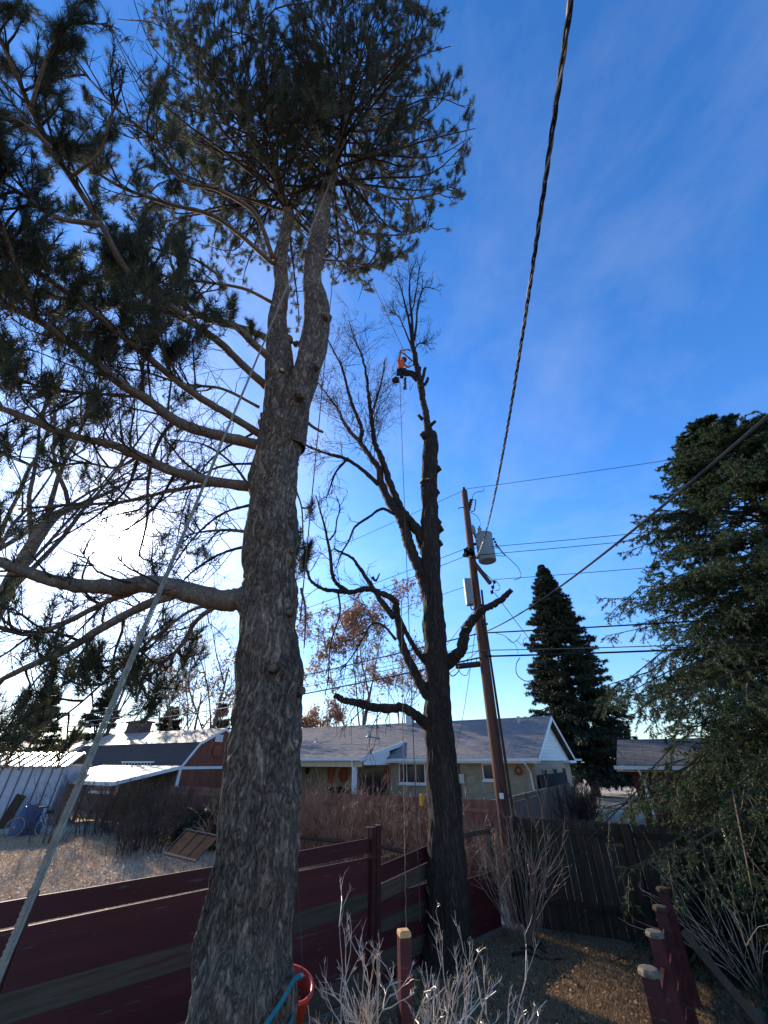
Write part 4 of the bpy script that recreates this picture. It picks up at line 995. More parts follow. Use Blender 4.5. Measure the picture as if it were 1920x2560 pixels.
# ------------------------------------------------------------------ the big pine
pine_base = Vector((-1.75, 5.25, 0))
pine = thing('pine_tree', 'huge forked pine in the foreground with ridged grey bark and long needled crown', 'tree', pine_base)
def pp(y, xl, xr, D):     # full px row, left and right edge
    return PD((xl + xr) / 2, y, D), (xr - xl) / 2 / FPX * D * .965
rows_ = [pp(2560, 458, 728, 3.22), pp(2440, 478, 732, 3.40), pp(2315, 508, 738, 3.60), pp(2140, 540, 748, 3.86), pp(1967, 561, 752, 4.18), pp(1736, 586, 757, 4.75), pp(1504, 603, 746, 5.42), pp(1273, 624, 742, 6.2), pp(1157, 636, 750, 6.75), pp(1060, 652, 768, 7.2)]
base_p = Vector((rows_[0][0].x - .02, rows_[0][0].y + .02, -.15))
path = [base_p] + [r_[0] for r_ in rows_]; rads = [rows_[0][1] * 1.45] + [r_[1] for r_ in rows_]
def on_trunk(x, y, D): return PD(x, y, D)
kn = [(PD(737, 1395, 5.55), .16, .10), (PD(730, 1370, 5.6), .14, .06), (PD(586, 1905, 4.1), .10, .07), (PD(752, 1715, 4.6), .1, .05), (PD(672, 1534, 4.95), .1, .03), (PD(682, 1668, 4.5), .1, .03), (PD(610, 1510, 5.2), .2, .08), (PD(632, 1215, 6.2), .15, .05), (PD(765, 1140, 6.8), .14, .05)]
bark_trunk(path, rads, 240, 460, .042, 7.0, kn, stretch=.30).build('trunk', M['pine_bark'], pine, smooth=True, world=True)
# two leaders
ldA = [pp(1120, 690, 765, 6.9), pp(1010, 700, 778, 7.35), pp(930, 733, 800, 7.7), pp(850, 752, 822, 8.2), pp(765, 760, 824, 8.7), pp(690, 757, 803, 9.2), pp(600, 772, 818, 9.9), pp(520, 790, 827, 10.7), pp(455, 808, 838, 11.4)]
kA = [(PD(822, 793, 8.4), .12, .08), (PD(752, 985, 7.2), .12, .09), (PD(795, 905, 7.6), .12, .06), (PD(746, 862, 8.1), .1, .07)]
bark_trunk([r_[0] for r_ in ldA], [r_[1] for r_ in ldA], 110, 240, .013, 9.0, kA).build('trunk', M['pine_bark'], pine, smooth=True, world=True)
ldB = [pp(1120, 652, 720, 6.95), pp(1010, 658, 735, 7.5), pp(930, 663, 737, 7.9), pp(860, 665, 728, 8.3), pp(790, 672, 716, 8.8), pp(720, 686, 722, 9.3), pp(640, 684, 718, 10.0), pp(545, 712, 736, 10.8)]
bark_trunk([r_[0] for r_ in ldB], [r_[1] for r_ in ldB], 90, 200, .012, 9.0, [(PD(725, 835, 8.2), .1, .06)]).build('trunk', M['pine_bark'], pine, smooth=True, world=True)
# sawn knots on trunk (facing the viewer)
for (x, y, D, r, cm) in ((672, 1534, 4.98, .065, 'old_cut'), (724, 1530, 5.03, .04, 'old_cut'), (682, 1668, 4.50, .05, 'old_cut'), (728, 1373, 5.52, .05, 'old_cut'), (584, 1908, 4.02, .055, 'old_cut'), (755, 1727, 4.62, .045, 'old_cut'), (795, 913, 7.35, .075, 'old_cut'), (755, 985, 7.0, .085, 'old_cut'), (818, 792, 8.2, .07, 'old_cut'), (722, 845, 8.15, .08, 'old_cut'), (744, 858, 8.2, .05, 'old_cut'), (705, 925, 7.5, .05, 'cut_wood')):
    p = PD(x, y, D); d = (Vector((0, 0, CAMZ)) - p).normalized(); d.z *= .15
    if x > 735 or x < 600: d += Vector((.8 if x > 600 else -.8, 0, .1))
    knot(pine, p, d, r * .9, .018, M['pine_bark'], M[cm])
for (x, y, D) in ((772, 655, 9.3), (770, 664, 9.2), (775, 693, 9.1), (806, 560, 10.1), (815, 520, 10.5)):
    p = PD(x, y, D); d = (Vector((0, 0, CAMZ)) - p).normalized(); b_ = MB(); T = Vector((1, 0, .1)).normalized(); b_.tube([p - T * .10, p - T * .04, p + T * .04, p + T * .1], [.01, .03, .03, .01], 6); b_.build('saw_nick', M['cut_wood'], pine, world=True)

br = Segs(); tips = []; bare = Segs(); near_tips = []; brown = []
# limbs traced from the photo: overview pixels (x, y) with distance from near the trunk (d0) to the tip (d1)
def plimb(pix, d0, d1, r0, r1, dens=9, L=1.2, tl=None, full=False, lift=.10, t0=.3, name='limb', lv=2, per=None):
    s_ = 1 if full else S; n = len(pix)
    path = [PD(x * s_, y * s_, d0 + (d1 - d0) * i / (n - 1)) for i, (x, y) in enumerate(pix)]
    Q = limb(path, r0 * .80, r1 * .8, pine, M['limb_bark'], name, rough=.04)
    T_ = tips if tl is None else tl
    for k in range(dens):
        t = t0 + (1 - t0) * (k + rnd.random()) / dens; m = len(Q) - 1; i = min(m - 1, int(t * m)); p = Q[i].lerp(Q[i + 1], t * m - i); T = (Q[i + 1] - Q[i]).normalized()
        s2 = rvec(1); s2 -= T * s2.dot(T); s2.normalize()
        LL = L * (.7 + .6 * rnd.random()) * (1.1 - .4 * t); rr = .016 + .008 * (1 - t)
        q, dd = shoot(br, p, T * .7 + s2 * .8 + Vector((0, 0, .25)), LL, rr, 5, .16, lift)
        if lv: twigs(br, q, LL * .42, rr * .5, lv, per or 4, .3, .7, .8, lift, 3, .15, T_, .6)
        T_.append((q[-1], dd))
    T_.append((Q[-1], (Q[-1] - Q[-2]).normalized()))
    if path[0].z < 9.5 and r0 > .035: twigs(br, Q, .95, .0085, 3, 17, .08, .8, .6, -.01, 6, .2, None, .55, None, 3)
    return Q
# low left limbs (bare wood in the glare)
plimb([(535, 1290), (480, 1297), (400, 1278), (330, 1262), (250, 1268), (150, 1262), (40, 1230), (-60, 1190)], 5.4, 5.0, .20, .07, 9, 1.0, lv=1)
plimb([(400, 1278), (330, 1300), (240, 1345), (150, 1400), (60, 1440), (-40, 1490)], 5.3, 4.7, .085, .035, 10, 1.0)
plimb([(322, 1266), (270, 1285), (230, 1300), (130, 1350), (60, 1370), (-20, 1350)], 5.35, 4.9, .06, .03, 6, .8)
plimb([(480, 1300), (425, 1340), (395, 1390), (360, 1425), (320, 1440), (300, 1500)], 5.3, 5.0, .045, .02, 8, .6)
plimb([(470, 1305), (410, 1320), (330, 1380), (250, 1450), (160, 1530), (60, 1600)], 5.3, 5.2, .03, .012, 12, .8)
plimb([(540, 1150), (490, 1145), (430, 1150), (385, 1165)], 6.3, 6.3, .04, .01, 4, .5)
plimb([(545, 1052), (460, 1040), (380, 1020), (300, 985), (240, 960), (150, 940), (50, 900), (-30, 870)], 6.6, 5.6, .12, .05, 14, 1.2)
plimb([(470, 1045), (370, 1060), (260, 1085), (150, 1090), (40, 1100)], 6.6, 6.4, .05, .02, 9, .9)
plimb([(560, 962), (470, 940), (390, 915), (320, 865), (260, 828), (180, 762), (80, 690), (-20, 650)], 7.0, 5.4, .13, .06, 18, 1.4)
plimb([(565, 940), (500, 900), (434, 860), (365, 809), (285, 743), (190, 665), (100, 600), (0, 540)], 7.1, 5.6, .09, .05, 18, 1.4)
plimb([(575, 835), (520, 785), (474, 740), (401, 690), (328, 667), (218, 655), (100, 640), (0, 620)], 7.9, 6.8, .105, .04, 18, 1.3)
plimb([(608, 752), (547, 717), (437, 685), (370, 640), (300, 610), (200, 600)], 8.3, 7.6, .10, .035, 16, 1.2)
plimb([(600, 830), (585, 780), (540, 735), (500, 700), (440, 690)], 8.0, 7.4, .12, .06, 4, .8)
plimb([(590, 560), (557, 470), (510, 430), (455, 404), (393, 390), (346, 317), (309, 281), (255, 237), (164, 138)], 9.6, 7.5, .075, .02, 20, 1.1)
plimb([(590, 570), (474, 474), (365, 441), (255, 401), (150, 330), (60, 260)], 9.6, 7.6, .07, .02, 20, 1.1)
plimb([(401, 685), (280, 590), (219, 485), (153, 383), (110, 317), (66, 233), (36, 164), (-10, 60)], 7.0, 5.2, .075, .03, 20, .95, tl=near_tips)
plimb([(219, 485), (120, 470), (50, 420), (-20, 380)], 5.8, 5.0, .05, .02, 10, .9, tl=near_tips)
plimb([(153, 383), (215, 330), (240, 250), (262, 215)], 5.5, 5.2, .03, .012, 5, .5, tl=near_tips)
plimb([(66, 233), (100, 130), (140, 60), (170, 10)], 5.3, 5.0, .03, .012, 6, .5, tl=near_tips)
plimb([(110, 317), (40, 260), (-30, 250)], 5.4, 5.0, .03, .012, 5, .6, tl=near_tips)
plimb([(80, 690), (30, 560), (0, 480), (-40, 400)], 5.6, 5.0, .05, .02, 12, .9, tl=near_tips)
plimb([(480, 600), (420, 560), (360, 545), (280, 520), (180, 500)], 8.6, 8.0, .04, .015, 14, 1.0)
plimb([(590, 655), (530, 625), (450, 610), (370, 600), (250, 560)], 9.0, 8.0, .05, .02, 14, 1.0)
plimb([(330, 860), (200, 850), (100, 840), (0, 800)], 6.8, 6.2, .04, .02, 12, 1.1)
plimb([(380, 900), (340, 960), (320, 1040), (318, 1120), (300, 1200)], 7.2, 7.4, .045, .02, 8, .7)
plimb([(560, 880), (480, 840), (400, 830), (300, 800), (220, 790)], 7.5, 7.0, .04, .015, 12, .9)
plimb([(300, 985), (250, 1010), (180, 1000), (90, 1010), (0, 980)], 6.2, 5.8, .03, .012, 9, .8)
# right side, small sprays low on the trunk and broken twigs
plimb([(640, 1060), (652, 1100), (655, 1170), (660, 1200)], 6.6, 6.6, .02, .008, 4, .25, lv=1)
plimb([(630, 1150), (645, 1180), (655, 1205)], 6.3, 6.3, .015, .008, 3, .25, lv=1)
lim = limb([PD(650 * S, 1270 * S, 5.3), PD(660 * S, 1320 * S, 5.3), PD(657 * S, 1400 * S, 5.3)], .02, .008, pine, M['limb_bark'])
limb([PD(660 * S, 910 * S, 7.3), PD(680 * S, 925 * S, 7.3), PD(698 * S, 934 * S, 7.3)], .035, .025, pine, M['limb_bark'])
# right crown limbs
for pix, d0, d1, r0 in (([(850, 439), (922, 473), (998, 498), (1091, 485), (1150, 448)], 11.4, 10.6, .055),
                        ([(829, 515), (880, 578), (943, 586), (1019, 586), (1082, 560)], 10.8, 10.6, .045),
                        ([(804, 650), (871, 654), (947, 667), (1002, 632)], 9.5, 9.6, .035),
                        ([(858, 413), (900, 396), (964, 363), (1027, 316)], 11.6, 11.2, .06),
                        ([(880, 330), (950, 325), (1006, 322), (1082, 275), (1128, 225)], 12.0, 11.4, .05),
                        ([(860, 320), (900, 220), (968, 135), (1048, 89), (1082, 35)], 12.2, 11.4, .05),
                        ([(815, 560), (850, 600), (880, 660), (900, 700)], 10.2, 10.2, .02),
                        ([(850, 430), (830, 480), (860, 540), (930, 560)], 11.2, 11.6, .03)):
    plimb(pix, d0, d1, r0, .012, 15 if r0 > .03 else 7, .75, full=True, lift=.16, t0=.25, lv=1, per=4)
# crowns above each leader: whorls of rising boughs
def crown(A, B, n_wh, rad0, rad1, r0, per=6, start=.0, lean=Vector((0, 0, 0))):
    Q = catmull([A, A.lerp(B, .35) + Vector((.1, -.1, 0)), A.lerp(B, .7), B], 8)
    limb(Q[::3] + [Q[-1]], r0, .03, pine, M['limb_bark'], 'trunk', k=12, rough=.03, sub=2)
    for w in range(n_wh):
        t = start + (1 - start) * (w + .5) / n_wh; m = len(Q) - 1; i = min(m - 1, int(t * m)); p = Q[i]
        for k in range(per):
            a = (k + rnd.random()) / per * 6.283; rad = (rad0 * (1 - t) + rad1 * t) * (.65 + .6 * rnd.random())
            h_ = rad * (.10 + .55 * t + .25 * rnd.random()); o_ = Vector((math.cos(a), math.sin(a), 0)); sw = Vector((-o_.y, o_.x, 0)) * rnd.uniform(-.25, .25) * rad
            e_ = p + o_ * rad + Vector((0, 0, h_)) + lean * rad
            L2 = limb([p, p.lerp(e_, .35) + sw * .5 - Vector((0, 0, rad * .05)), p.lerp(e_, .7) + sw - Vector((0, 0, rad * .10)), e_], .036 * (1.1 - .6 * t), .010, pine, M['bough_bark'], 'bough', k=5, sub=4)
            for j in range(12):
                f = .22 + .78 * (j + rnd.random()) / 12; mm = len(L2) - 1; ii = min(mm - 1, int(f * mm)); q = L2[ii]; T = (L2[ii + 1] - L2[ii]).normalized()
                s2 = rvec(1); s2 -= T * s2.dot(T); s2.normalize()
                g_, dd = shoot(br, q, T * .5 + s2 * .75 + Vector((0, 0, .35)), .70 * (.5 + .8 * rnd.random()), .010, 4, .16, .14)
                twigs(br, g_, .36, .006, 1, 3, .3, .6, .8, .14, 3, .14, tips, .6)
                tips.append((g_[-1], dd))
A_ = ldA[-1][0]; B_ = Vector((A_.x + .8, A_.y - 1.6, A_.z + 6.0))
crown(A_, B_, 13, 3.7, 2.7, .16, 8)
C_ = ldB[-1][0]; D_ = Vector((C_.x - 2.4, C_.y - 1.3, C_.z + 5.7))
crown(C_, D_, 12, 3.5, 2.6, .13, 8, lean=Vector((-.25, 0, 0)))
def pix_of(p):
    q = p - Vector((0, 0, CAMZ)); D = q.y * CS + q.z * SN; return 960 + FPX * q.x / max(D, .01), 1280 - FPX * (-q.y * SN + q.z * CS) / max(D, .01)
def open_sky(p):          # tufts pruned so the low sun's glow shows, and in the gap between the halves
    x, y = pix_of(p); r_ = math.hypot(x - 300, (y - 1335) * 1.1)
    if r_ < 95: return True
    if r_ < 230 and rnd.random() < .6: return True
    if y > 880 and x < 600 and rnd.random() < .55: return True
    return 225 < x < 372 and y < 330 and rnd.random() < .85
tips = [t for t in tips if not open_sky(t[0])]; near_tips = [t for t in near_tips if not open_sky(t[0])]
# thin leafless inner branches crossing in front of the low sun
for pix, d0, d1 in (([(555, 1000), (470, 1010), (380, 1060), (290, 1130), (200, 1220)], 6.9, 7.4), ([(545, 1090), (480, 1110), (420, 1160), (370, 1230), (340, 1300)], 6.5, 6.8), ([(560, 930), (500, 960), (440, 1010), (400, 1090), (380, 1180)], 7.1, 7.6), ([(300, 985), (270, 1060), (200, 1120), (100, 1180)], 6.3, 6.2), ([(460, 1040), (400, 1000), (350, 940), (310, 900)], 6.7, 7.2), ([(530, 1180), (470, 1200), (400, 1250), (350, 1330)], 6.0, 6.3), ([(380, 1020), (330, 1100), (260, 1150), (180, 1170)], 6.5, 6.9), ([(545, 1060), (500, 1000), (440, 960), (370, 950)], 6.8, 7.4)):
    n_ = len(pix); Q = limb([PD(x * S, y * S, d0 + (d1 - d0) * i / (n_ - 1)) for i, (x, y) in enumerate(pix)], .026, .009, pine, M['bough_bark'], 'dead_branch', k=6, rough=.1)
    twigs(br, Q, .9, .0085, 3, 15, .1, .8, .6, 0, 6, .2, None, .55, None, 3)
br.build('twigs', M['bough_bark'], pine, 4)
UPZ = Vector((0, 0, 1))
v, f = needle_tufts([(a, (d * .55 + UPZ * .6).normalized(), .85 + .75 * rnd.random()) for a, d in tips if rnd.random() < .70], 84, .110, .0100, ls=.34, fan=.60); b_ = MB(); b_.add(v, [f]); o = b_.build('needles', M['needles'], pine, world=True); tag(o, kind='stuff')
v, f = needle_tufts([(a, d, .6 + .6 * rnd.random()) for a, d in near_tips if rnd.random() < .7], 120, .125, .0045, ls=.34, fan=.6); b_ = MB(); b_.add(v, [f]); o = b_.build('needles', M['needles'], pine, world=True); tag(o, kind='stuff')
dead = [tips[i] for i in range(0, len(tips), 23)]
v, f = needle_tufts([(a + Vector((.05, 0, -.08)), d) for a, d in dead], 30, .11, .006, ls=.12); b_ = MB(); b_.add(v, [f]); o = b_.build('dead_needles', M['brown_needles'], pine, world=True); tag(o, kind='stuff')
print('tufts', len(tips), len(near_tips))

# ------------------------------------------------------------------ the elm being dismantled
elm = thing('dismantled_tree', 'dark bare deciduous tree with sawn off limbs in which the climber hangs', 'tree', (1.19, 10.0, 0))
def ep(x, y, w, Y=10.0): D = Y / fw(y); return PD(x, y, D), w / 2 / FPX * D
er = [ep(1122, 2420, 150), ep(1122, 2330, 112), ep(1118, 2200, 97), ep(1112, 2040, 84), ep(1100, 1860, 72), ep(1095, 1700, 60), ep(1086, 1580, 56), ep(1078, 1440, 47), ep(1074, 1300, 42), ep(1074, 1190, 38), ep(1076, 1110, 37), ep(1074, 1085, 34)]
ek = [(PD(1098, 1305, 11.7), .15, .10), (PD(1058, 1215, 12.4), .12, .08), (PD(1095, 1235, 12.2), .12, .07), (PD(1075, 1795, 9.0), .25, .10), (PD(1100, 1665, 9.5), .2, .10), (PD(1068, 1640, 9.6), .18, .08), (PD(1100, 1360, 11.2), .1, .08)]
bark_trunk([e[0] for e in er], [e[1] for e in er], 96, 420, .030, 13.0, ek, stretch=.12).build('trunk', M['elm_bark'], elm, smooth=True, world=True)
top = [ep(1074, 1092, 26), ep(1068, 1060, 18), ep(1063, 1030, 16), ep(1058, 1000, 15), ep(1052, 965, 18), ep(1044, 930, 15), ep(1036, 885, 13), ep(1030, 850, 11)]
b_ = MB(); Pt = catmull([e[0] for e in top], 6); b_.tube([p + rvec(.012) for p in Pt], lerps([e[1] for e in top], len(Pt)), 10); b_.build('stem', M['elm_bark'], elm, smooth=True, world=True)
es = Segs(); etips = []
def elimb(pix, w0, w1, Y0=10.0, Y1=10.0, tw=6, L=.8, lv=2, cut=False, lift=.03, per=3, tl=None, t0=.25, nm='limb', sub=6, full=True, spread=.8):
    n = len(pix); path = [PY(x, y, Y0 + (Y1 - Y0) * i / (n - 1) + (rnd.uniform(-.1, .1) if 0 < i < n - 1 else 0)) for i, (x, y) in enumerate(pix)]
    D0 = Y0 / fw(pix[0][1]); D1 = Y1 / fw(pix[-1][1])
    Q = limb(path, w0 / 2 / FPX * D0, w1 / 2 / FPX * D1, elm, M['elm_bark'], nm, k=8, rough=.07, sub=sub, cut=cut)
    if tw: twigs(es, Q, L * 1.15, .014, lv, int(tw * 1.2), t0, spread, .9, lift, 6, .2, etips if tl is None else tl, .55, None, per + 1)
    return Q
pods = []
elimb([(1110, 1668), (1130, 1650), (1152, 1625), (1163, 1580), (1185, 1545), (1206, 1525), (1226, 1515), (1253, 1500), (1278, 1474)], 31, 13, 10, 9.4, tw=0, cut=True)
elimb([(1160, 1590), (1158, 1578), (1164, 1568)], 16, 10, 9.8, 9.6, tw=0, cut=True)
elimb([(1210, 1525), (1200, 1512), (1192, 1530)], 9, 4, 9.6, 9.4, tw=0)
elimb([(1072, 1400), (1057, 1362), (1047, 1332), (1020, 1296), (1000, 1270), (975, 1208), (953, 1147), (935, 1100), (928, 1040), (921, 985), (915, 935), (905, 890), (885, 845), (872, 800)], 30, 2, 10, 10.8, tw=34, L=1.7, lv=3, t0=.5, per=3, tl=pods, spread=.8, lift=.08)
elimb([(1012, 1310), (975, 1255), (953, 1208), (946, 1170), (925, 1142), (900, 1106), (865, 1066), (846, 1027), (820, 990), (790, 950)], 26, 2, 10.1, 10.9, tw=34, L=1.6, lv=3, t0=.35, tl=pods, spread=.7, lift=.06)
elimb([(900, 1103), (904, 1070), (882, 1016), (868, 969), (853, 915), (825, 860), (800, 800)], 12, 2, 10.4, 10.8, tw=24, L=1.3, lv=3, tl=pods, lift=.08)
elimb([(928, 1045), (940, 1000), (955, 950), (962, 900)], 8, 2, 10.7, 10.8, tw=9, L=.8, lv=3, tl=pods, lift=.08)
elimb([(1072, 1490), (1060, 1455), (1047, 1418), (1025, 1368), (1014, 1330), (1003, 1300)], 32, 24, 10, 10.1, tw=0)
elimb([(985, 1285), (955, 1272), (924, 1292), (888, 1317), (872, 1352), (855, 1380), (840, 1420)], 8, 3, 10.1, 10.3, tw=4, L=.5)
elimb([(945, 1210), (900, 1170), (860, 1145), (820, 1135), (780, 1120), (740, 1105)], 12, 4, 10.3, 10.2, tw=12, L=.9, lv=3, tl=pods, lift=-.02)
elimb([(870, 1145), (840, 1180), (825, 1220), (815, 1250)], 7, 2, 10.3, 10.0, tw=6, L=.6, lv=2, tl=pods, lift=-.06)
elimb([(1082, 1760), (1052, 1712), (1030, 1665), (1008, 1620), (1000, 1580), (992, 1530), (985, 1500), (950, 1482), (917, 1472), (880, 1480), (845, 1478), (808, 1472), (780, 1455), (768, 1425), (760, 1400)], 26, 5, 10, 9.8, tw=12, L=.9, lv=3, t0=.45, lift=.02)
elimb([(985, 1545), (955, 1505), (935, 1475), (917, 1447), (895, 1415), (880, 1395), (852, 1380), (835, 1372)], 15, 4, 10, 10.1, tw=5, L=.5, lv=2)
elimb([(868, 1478), (841, 1458), (830, 1433), (826, 1390), (819, 1353), (812, 1317), (800, 1275), (790, 1238)], 12, 3, 9.9, 9.9, tw=10, L=.6, lv=2, t0=.3)
elimb([(824, 1350), (838, 1330), (842, 1300), (850, 1270), (840, 1240)], 5, 2, 9.9, 9.9, tw=5, L=.4)
elimb([(1080, 1672), (1060, 1650), (1040, 1625), (1025, 1600), (1004, 1556), (985, 1520)], 16, 9, 10, 10, tw=3, L=.5)
elimb([(990, 1600), (960, 1565), (930, 1560), (905, 1600), (880, 1640), (850, 1680)], 7, 2, 10, 9.8, tw=8, L=.7, lv=3, lift=-.1)
elimb([(930, 1442), (940, 1452), (949, 1433)], 8, 3, 10, 10, tw=0)
elimb([(1080, 1822), (1060, 1806), (1042, 1790), (1006, 1769), (952, 1772), (898, 1758), (862, 1751), (836, 1738)], 29, 13, 9.9, 9.6, tw=9, L=.75, lv=2, lift=-.16, cut=True, t0=.35)
elimb([(845, 1478), (850, 1530), (835, 1580), (825, 1620), (820, 1700), (812, 1740)], 5, 2, 9.8, 9.7, tw=4, L=.5, lift=-.15)
# uncut top above the climber
for pix, w in (([(1030, 852), (1022, 800), (1012, 760), (1000, 715), (985, 690)], 8), ([(1031, 860), (1030, 800), (1024, 740), (1026, 690), (1040, 650)], 8), ([(1030, 872), (1040, 820), (1045, 760), (1060, 720), (1085, 722)], 7), ([(1028, 866), (1010, 820), (995, 790), (975, 780)], 5), ([(1034, 880), (1045, 860), (1062, 858)], 4), ([(1023, 790), (1035, 760), (1045, 700), (1050, 660)], 4)):
    elimb(pix, w, 2, 10, 10.1, tw=13, L=.85, lv=3, t0=.3, lift=.10, per=3, spread=.6)
for pix, w in (([(1052, 960), (1062, 925), (1064, 918)], 9), ([(1048, 940), (1051, 918)], 6), ([(1054, 970), (1066, 955), (1070, 945)], 9), ([(1030, 902), (1020, 893), (1010, 885), (1000, 879)], 4)):
    elimb(pix, w, w * .7, 10, 9.9, tw=0, cut=w > 5)
for (x, y, D, dx, r) in ((1098, 1175, 12.8, .9, .09), (1056, 1208, 12.6, -.8, .10), (1068, 1208, 12.4, .05, .07), (1094, 1234, 12.3, .9, .08), (1102, 1325, 11.7, .9, .10), (1100, 1362, 11.4, .9, .09), (1056, 1090, 13.4, -.6, .09), (1086, 1060, 13.6, .7, .05), (1048, 1045, 13.9, -.6, .05), (1056, 1012, 14.4, -.8, .03)):
    p = PD(x - dx * 8, y, D); knot(elm, p, Vector((dx, -.5, .35)), r, .16, M['elm_bark'], M['cut_wood'])
es.build('twigs', M['elm_limb'], elm, 3)
etips += pods
lp_ = []
for (p, d) in pods:
    if rnd.random() < .5: continue
    for _ in range(2): lp_.append(p + rvec(.05))
b_ = MB(); P0 = np.array([tuple(p) for p in lp_]); n = len(P0)
d_ = nr.normal(0, .012, (n, 3)) + np.array([0, 0, -.075]); sd = nr.normal(0, .012, (n, 3)); sd[:, 2] = 0
v = np.stack([P0, P0 + d_ * .5 + sd, P0 + d_, P0 + d_ * .5 - sd], 1).reshape(-1, 3); b_.add(v, [np.arange(4 * n).reshape(-1, 4)])
o = b_.build('dry_leaves', M['dry_leaves'], elm, world=True); tag(o, kind='stuff')

# ------------------------------------------------------------------ spruces
def spruce(root, base, H, rad, m, tiers, per, droop, frond_n, nl, nw, z0=.5, tw_m='twig', view=None, prof=None, tufts_per=46, sub=0, low=0):
    g = Segs(); P0 = []; D0 = []
    tk = MB(); tk.tube([base - Vector((0, 0, .2)), base + Vector((0, 0, H * .5)), base + Vector((0, 0, H))], [H * .018, H * .011, .02], 10); tk.build('trunk', M['limb_bark'], root, smooth=True, world=True)
    for i in range(tiers + low):
        if i < tiers: t = ((i + rnd.random() * .8) / tiers) ** 1.25
        else: t = .02 + .24 * rnd.random()
        z = z0 + (H - z0) * t; R_ = rad * (prof(t) if prof else (1 - t) ** .8)
        for k in range(per if i < tiers else 3):
            a = rnd.random() * 6.283 if i < tiers else view + rnd.gauss(-.25, .45)
            if view is not None and math.cos(a - view) < -.35 and rnd.random() < .75: continue
            r_ = R_ * (.72 + .4 * rnd.random()); up_ = .35 * t
            p = base + Vector((0, 0, z)); pts = [p]
            for j in range(1, 6):
                f = j / 5; pts.append(base + Vector((math.cos(a) * r_ * f, math.sin(a) * r_ * f, z + r_ * (up_ * f - droop * f * f * (1 - t * .7) + .12 * max(0, f - .8)))) + rvec(.035 * r_))
            for j in range(5): g.add(pts[j], pts[j + 1], .012 + .030 * (1 - j / 5) * (1 - t * .5), .010 + .030 * (1 - (j + 1) / 5) * (1 - t * .5))
            side = Vector((-math.sin(a), math.cos(a), 0))
            for j in range(frond_n):
                f = .30 + .70 * (j + rnd.random()) / frond_n; i0 = min(4, int(f * 5)); q = pts[i0].lerp(pts[i0 + 1], f * 5 - i0); T = (pts[i0 + 1] - pts[i0]).normalized()
                s_ = side * (1 if j % 2 else -1); L_ = (.22 + .35 * rnd.random()) * (r_ * .30 + .25) * (1.25 - .6 * f)
                d = (T * .8 + s_ * .75 + Vector((0, 0, -.35 * droop * 2 - .1)) + rvec(.12)).normalized(); q2 = q + d * L_; g.add(q, q2, .008, .003)
                P0.append(tuple(q)); D0.append(tuple(q2 - q))
                for _s in range(sub):
                    f2 = .25 + .7 * rnd.random(); q3 = q.lerp(q2, f2); d3 = (d * .7 + rvec(.45) + Vector((0, 0, -.30 * droop * 2))).normalized() * L_ * .55 * (1.1 - .5 * f2); P0.append(tuple(q3)); D0.append(tuple(d3)); g.add(q3, q3 + d3, .005, .002)
            for j in range(2, 5): P0.append(tuple(pts[j])); D0.append(tuple(pts[j + 1] - pts[j]))
    g.build('boughs', M['twig'], root, 3)
    P0 = np.array(P0); D0 = np.array(D0); n = len(P0); L_ = np.linalg.norm(D0, axis=1)[:, None]; Dn = D0 / L_
    t = nr.rand(n, tufts_per); base_ = P0[:, None, :] + D0[:, None, :] * t[:, :, None]
    rv = nr.normal(0, 1, (n, tufts_per, 3)); rv -= Dn[:, None, :] * (rv * Dn[:, None, :]).sum(-1, keepdims=True); rv /= np.linalg.norm(rv, axis=-1, keepdims=True)
    dd = Dn[:, None, :] * .9 + rv; dd /= np.linalg.norm(dd, axis=-1, keepdims=True)
    tip = base_ + dd * nl * (.6 + .8 * nr.rand(n, tufts_per))[:, :, None]
    sd = np.cross(dd, nr.normal(0, 1, dd.shape)); sd /= np.linalg.norm(sd, axis=-1, keepdims=True); sd *= nw / 2
    v = np.stack([base_ - sd, base_ + sd, tip], 2).reshape(-1, 3); b_ = MB(); b_.add(v, [np.arange(len(v)).reshape(-1, 3)])
    o = b_.build('needles', m, root, world=True); tag(o, kind='stuff'); print('spruce needles', len(v) // 3)
sp = thing('big_spruce', 'large green spruce with drooping boughs filling the right edge in front of the brick house', 'tree', (11.3, 9.7, 0))
spruce(sp, Vector((11.3, 9.7, 0)), 13.1, 7.5, M['spruce_needles'], 50, 19, .42, 20, .070, .021, z0=1.0, view=math.atan2(-9.7, -11.3), prof=lambda t: (1 - t) ** .72 * (.85 + .15 * math.sin(t * 40)) if t > .12 else .86 + .5 * t, tufts_per=21, sub=4, low=36)
sp2 = thing('conifer', 'tall dark cone shaped conifer standing beyond the right end of the tan house', 'tree', (18.3, 41.0, .5))
spruce(sp2, Vector((18.3, 41, .5)), 21.6, 4.9, M['dark_spruce'], 64, 16, .16, 14, .26, .08, z0=1.5, view=math.atan2(-41, -18.3), prof=lambda t: min(1, (1 - t) ** .75 * 1.15) * (.9 + .1 * math.sin(t * 60)), tufts_per=14, sub=2)
sp3 = thing('conifer', 'small dark conifer behind the brown shed gable, just left of the big pine', 'tree', PY(530, 1900, 44) * 1)
spruce(sp3, Vector((FR[sp3.name].translation.x, 44, .5)), 7.6, 2.3, M['dark_spruce'], 18, 8, .15, 6, .3, .09, z0=.5, tufts_per=16)
for (px, Y, H, lab) in ((60, 34, 7.5, 'dark evergreen at the far left edge behind the white metal shed'), (215, 40, 8.5, 'dark evergreen mass behind the brick chimney'), (400, 46, 7.5, 'dark evergreen behind the pale upper roof of the barn shed')):
    p = PY(px, 1900, Y); t_ = thing('conifer', lab, 'tree', (p.x, Y, .5)); spruce(t_, Vector((p.x, Y, .5)), H, 3.2, M['dark_spruce'], 20, 8, .15, 6, .35, .10, z0=.6, tufts_per=14)

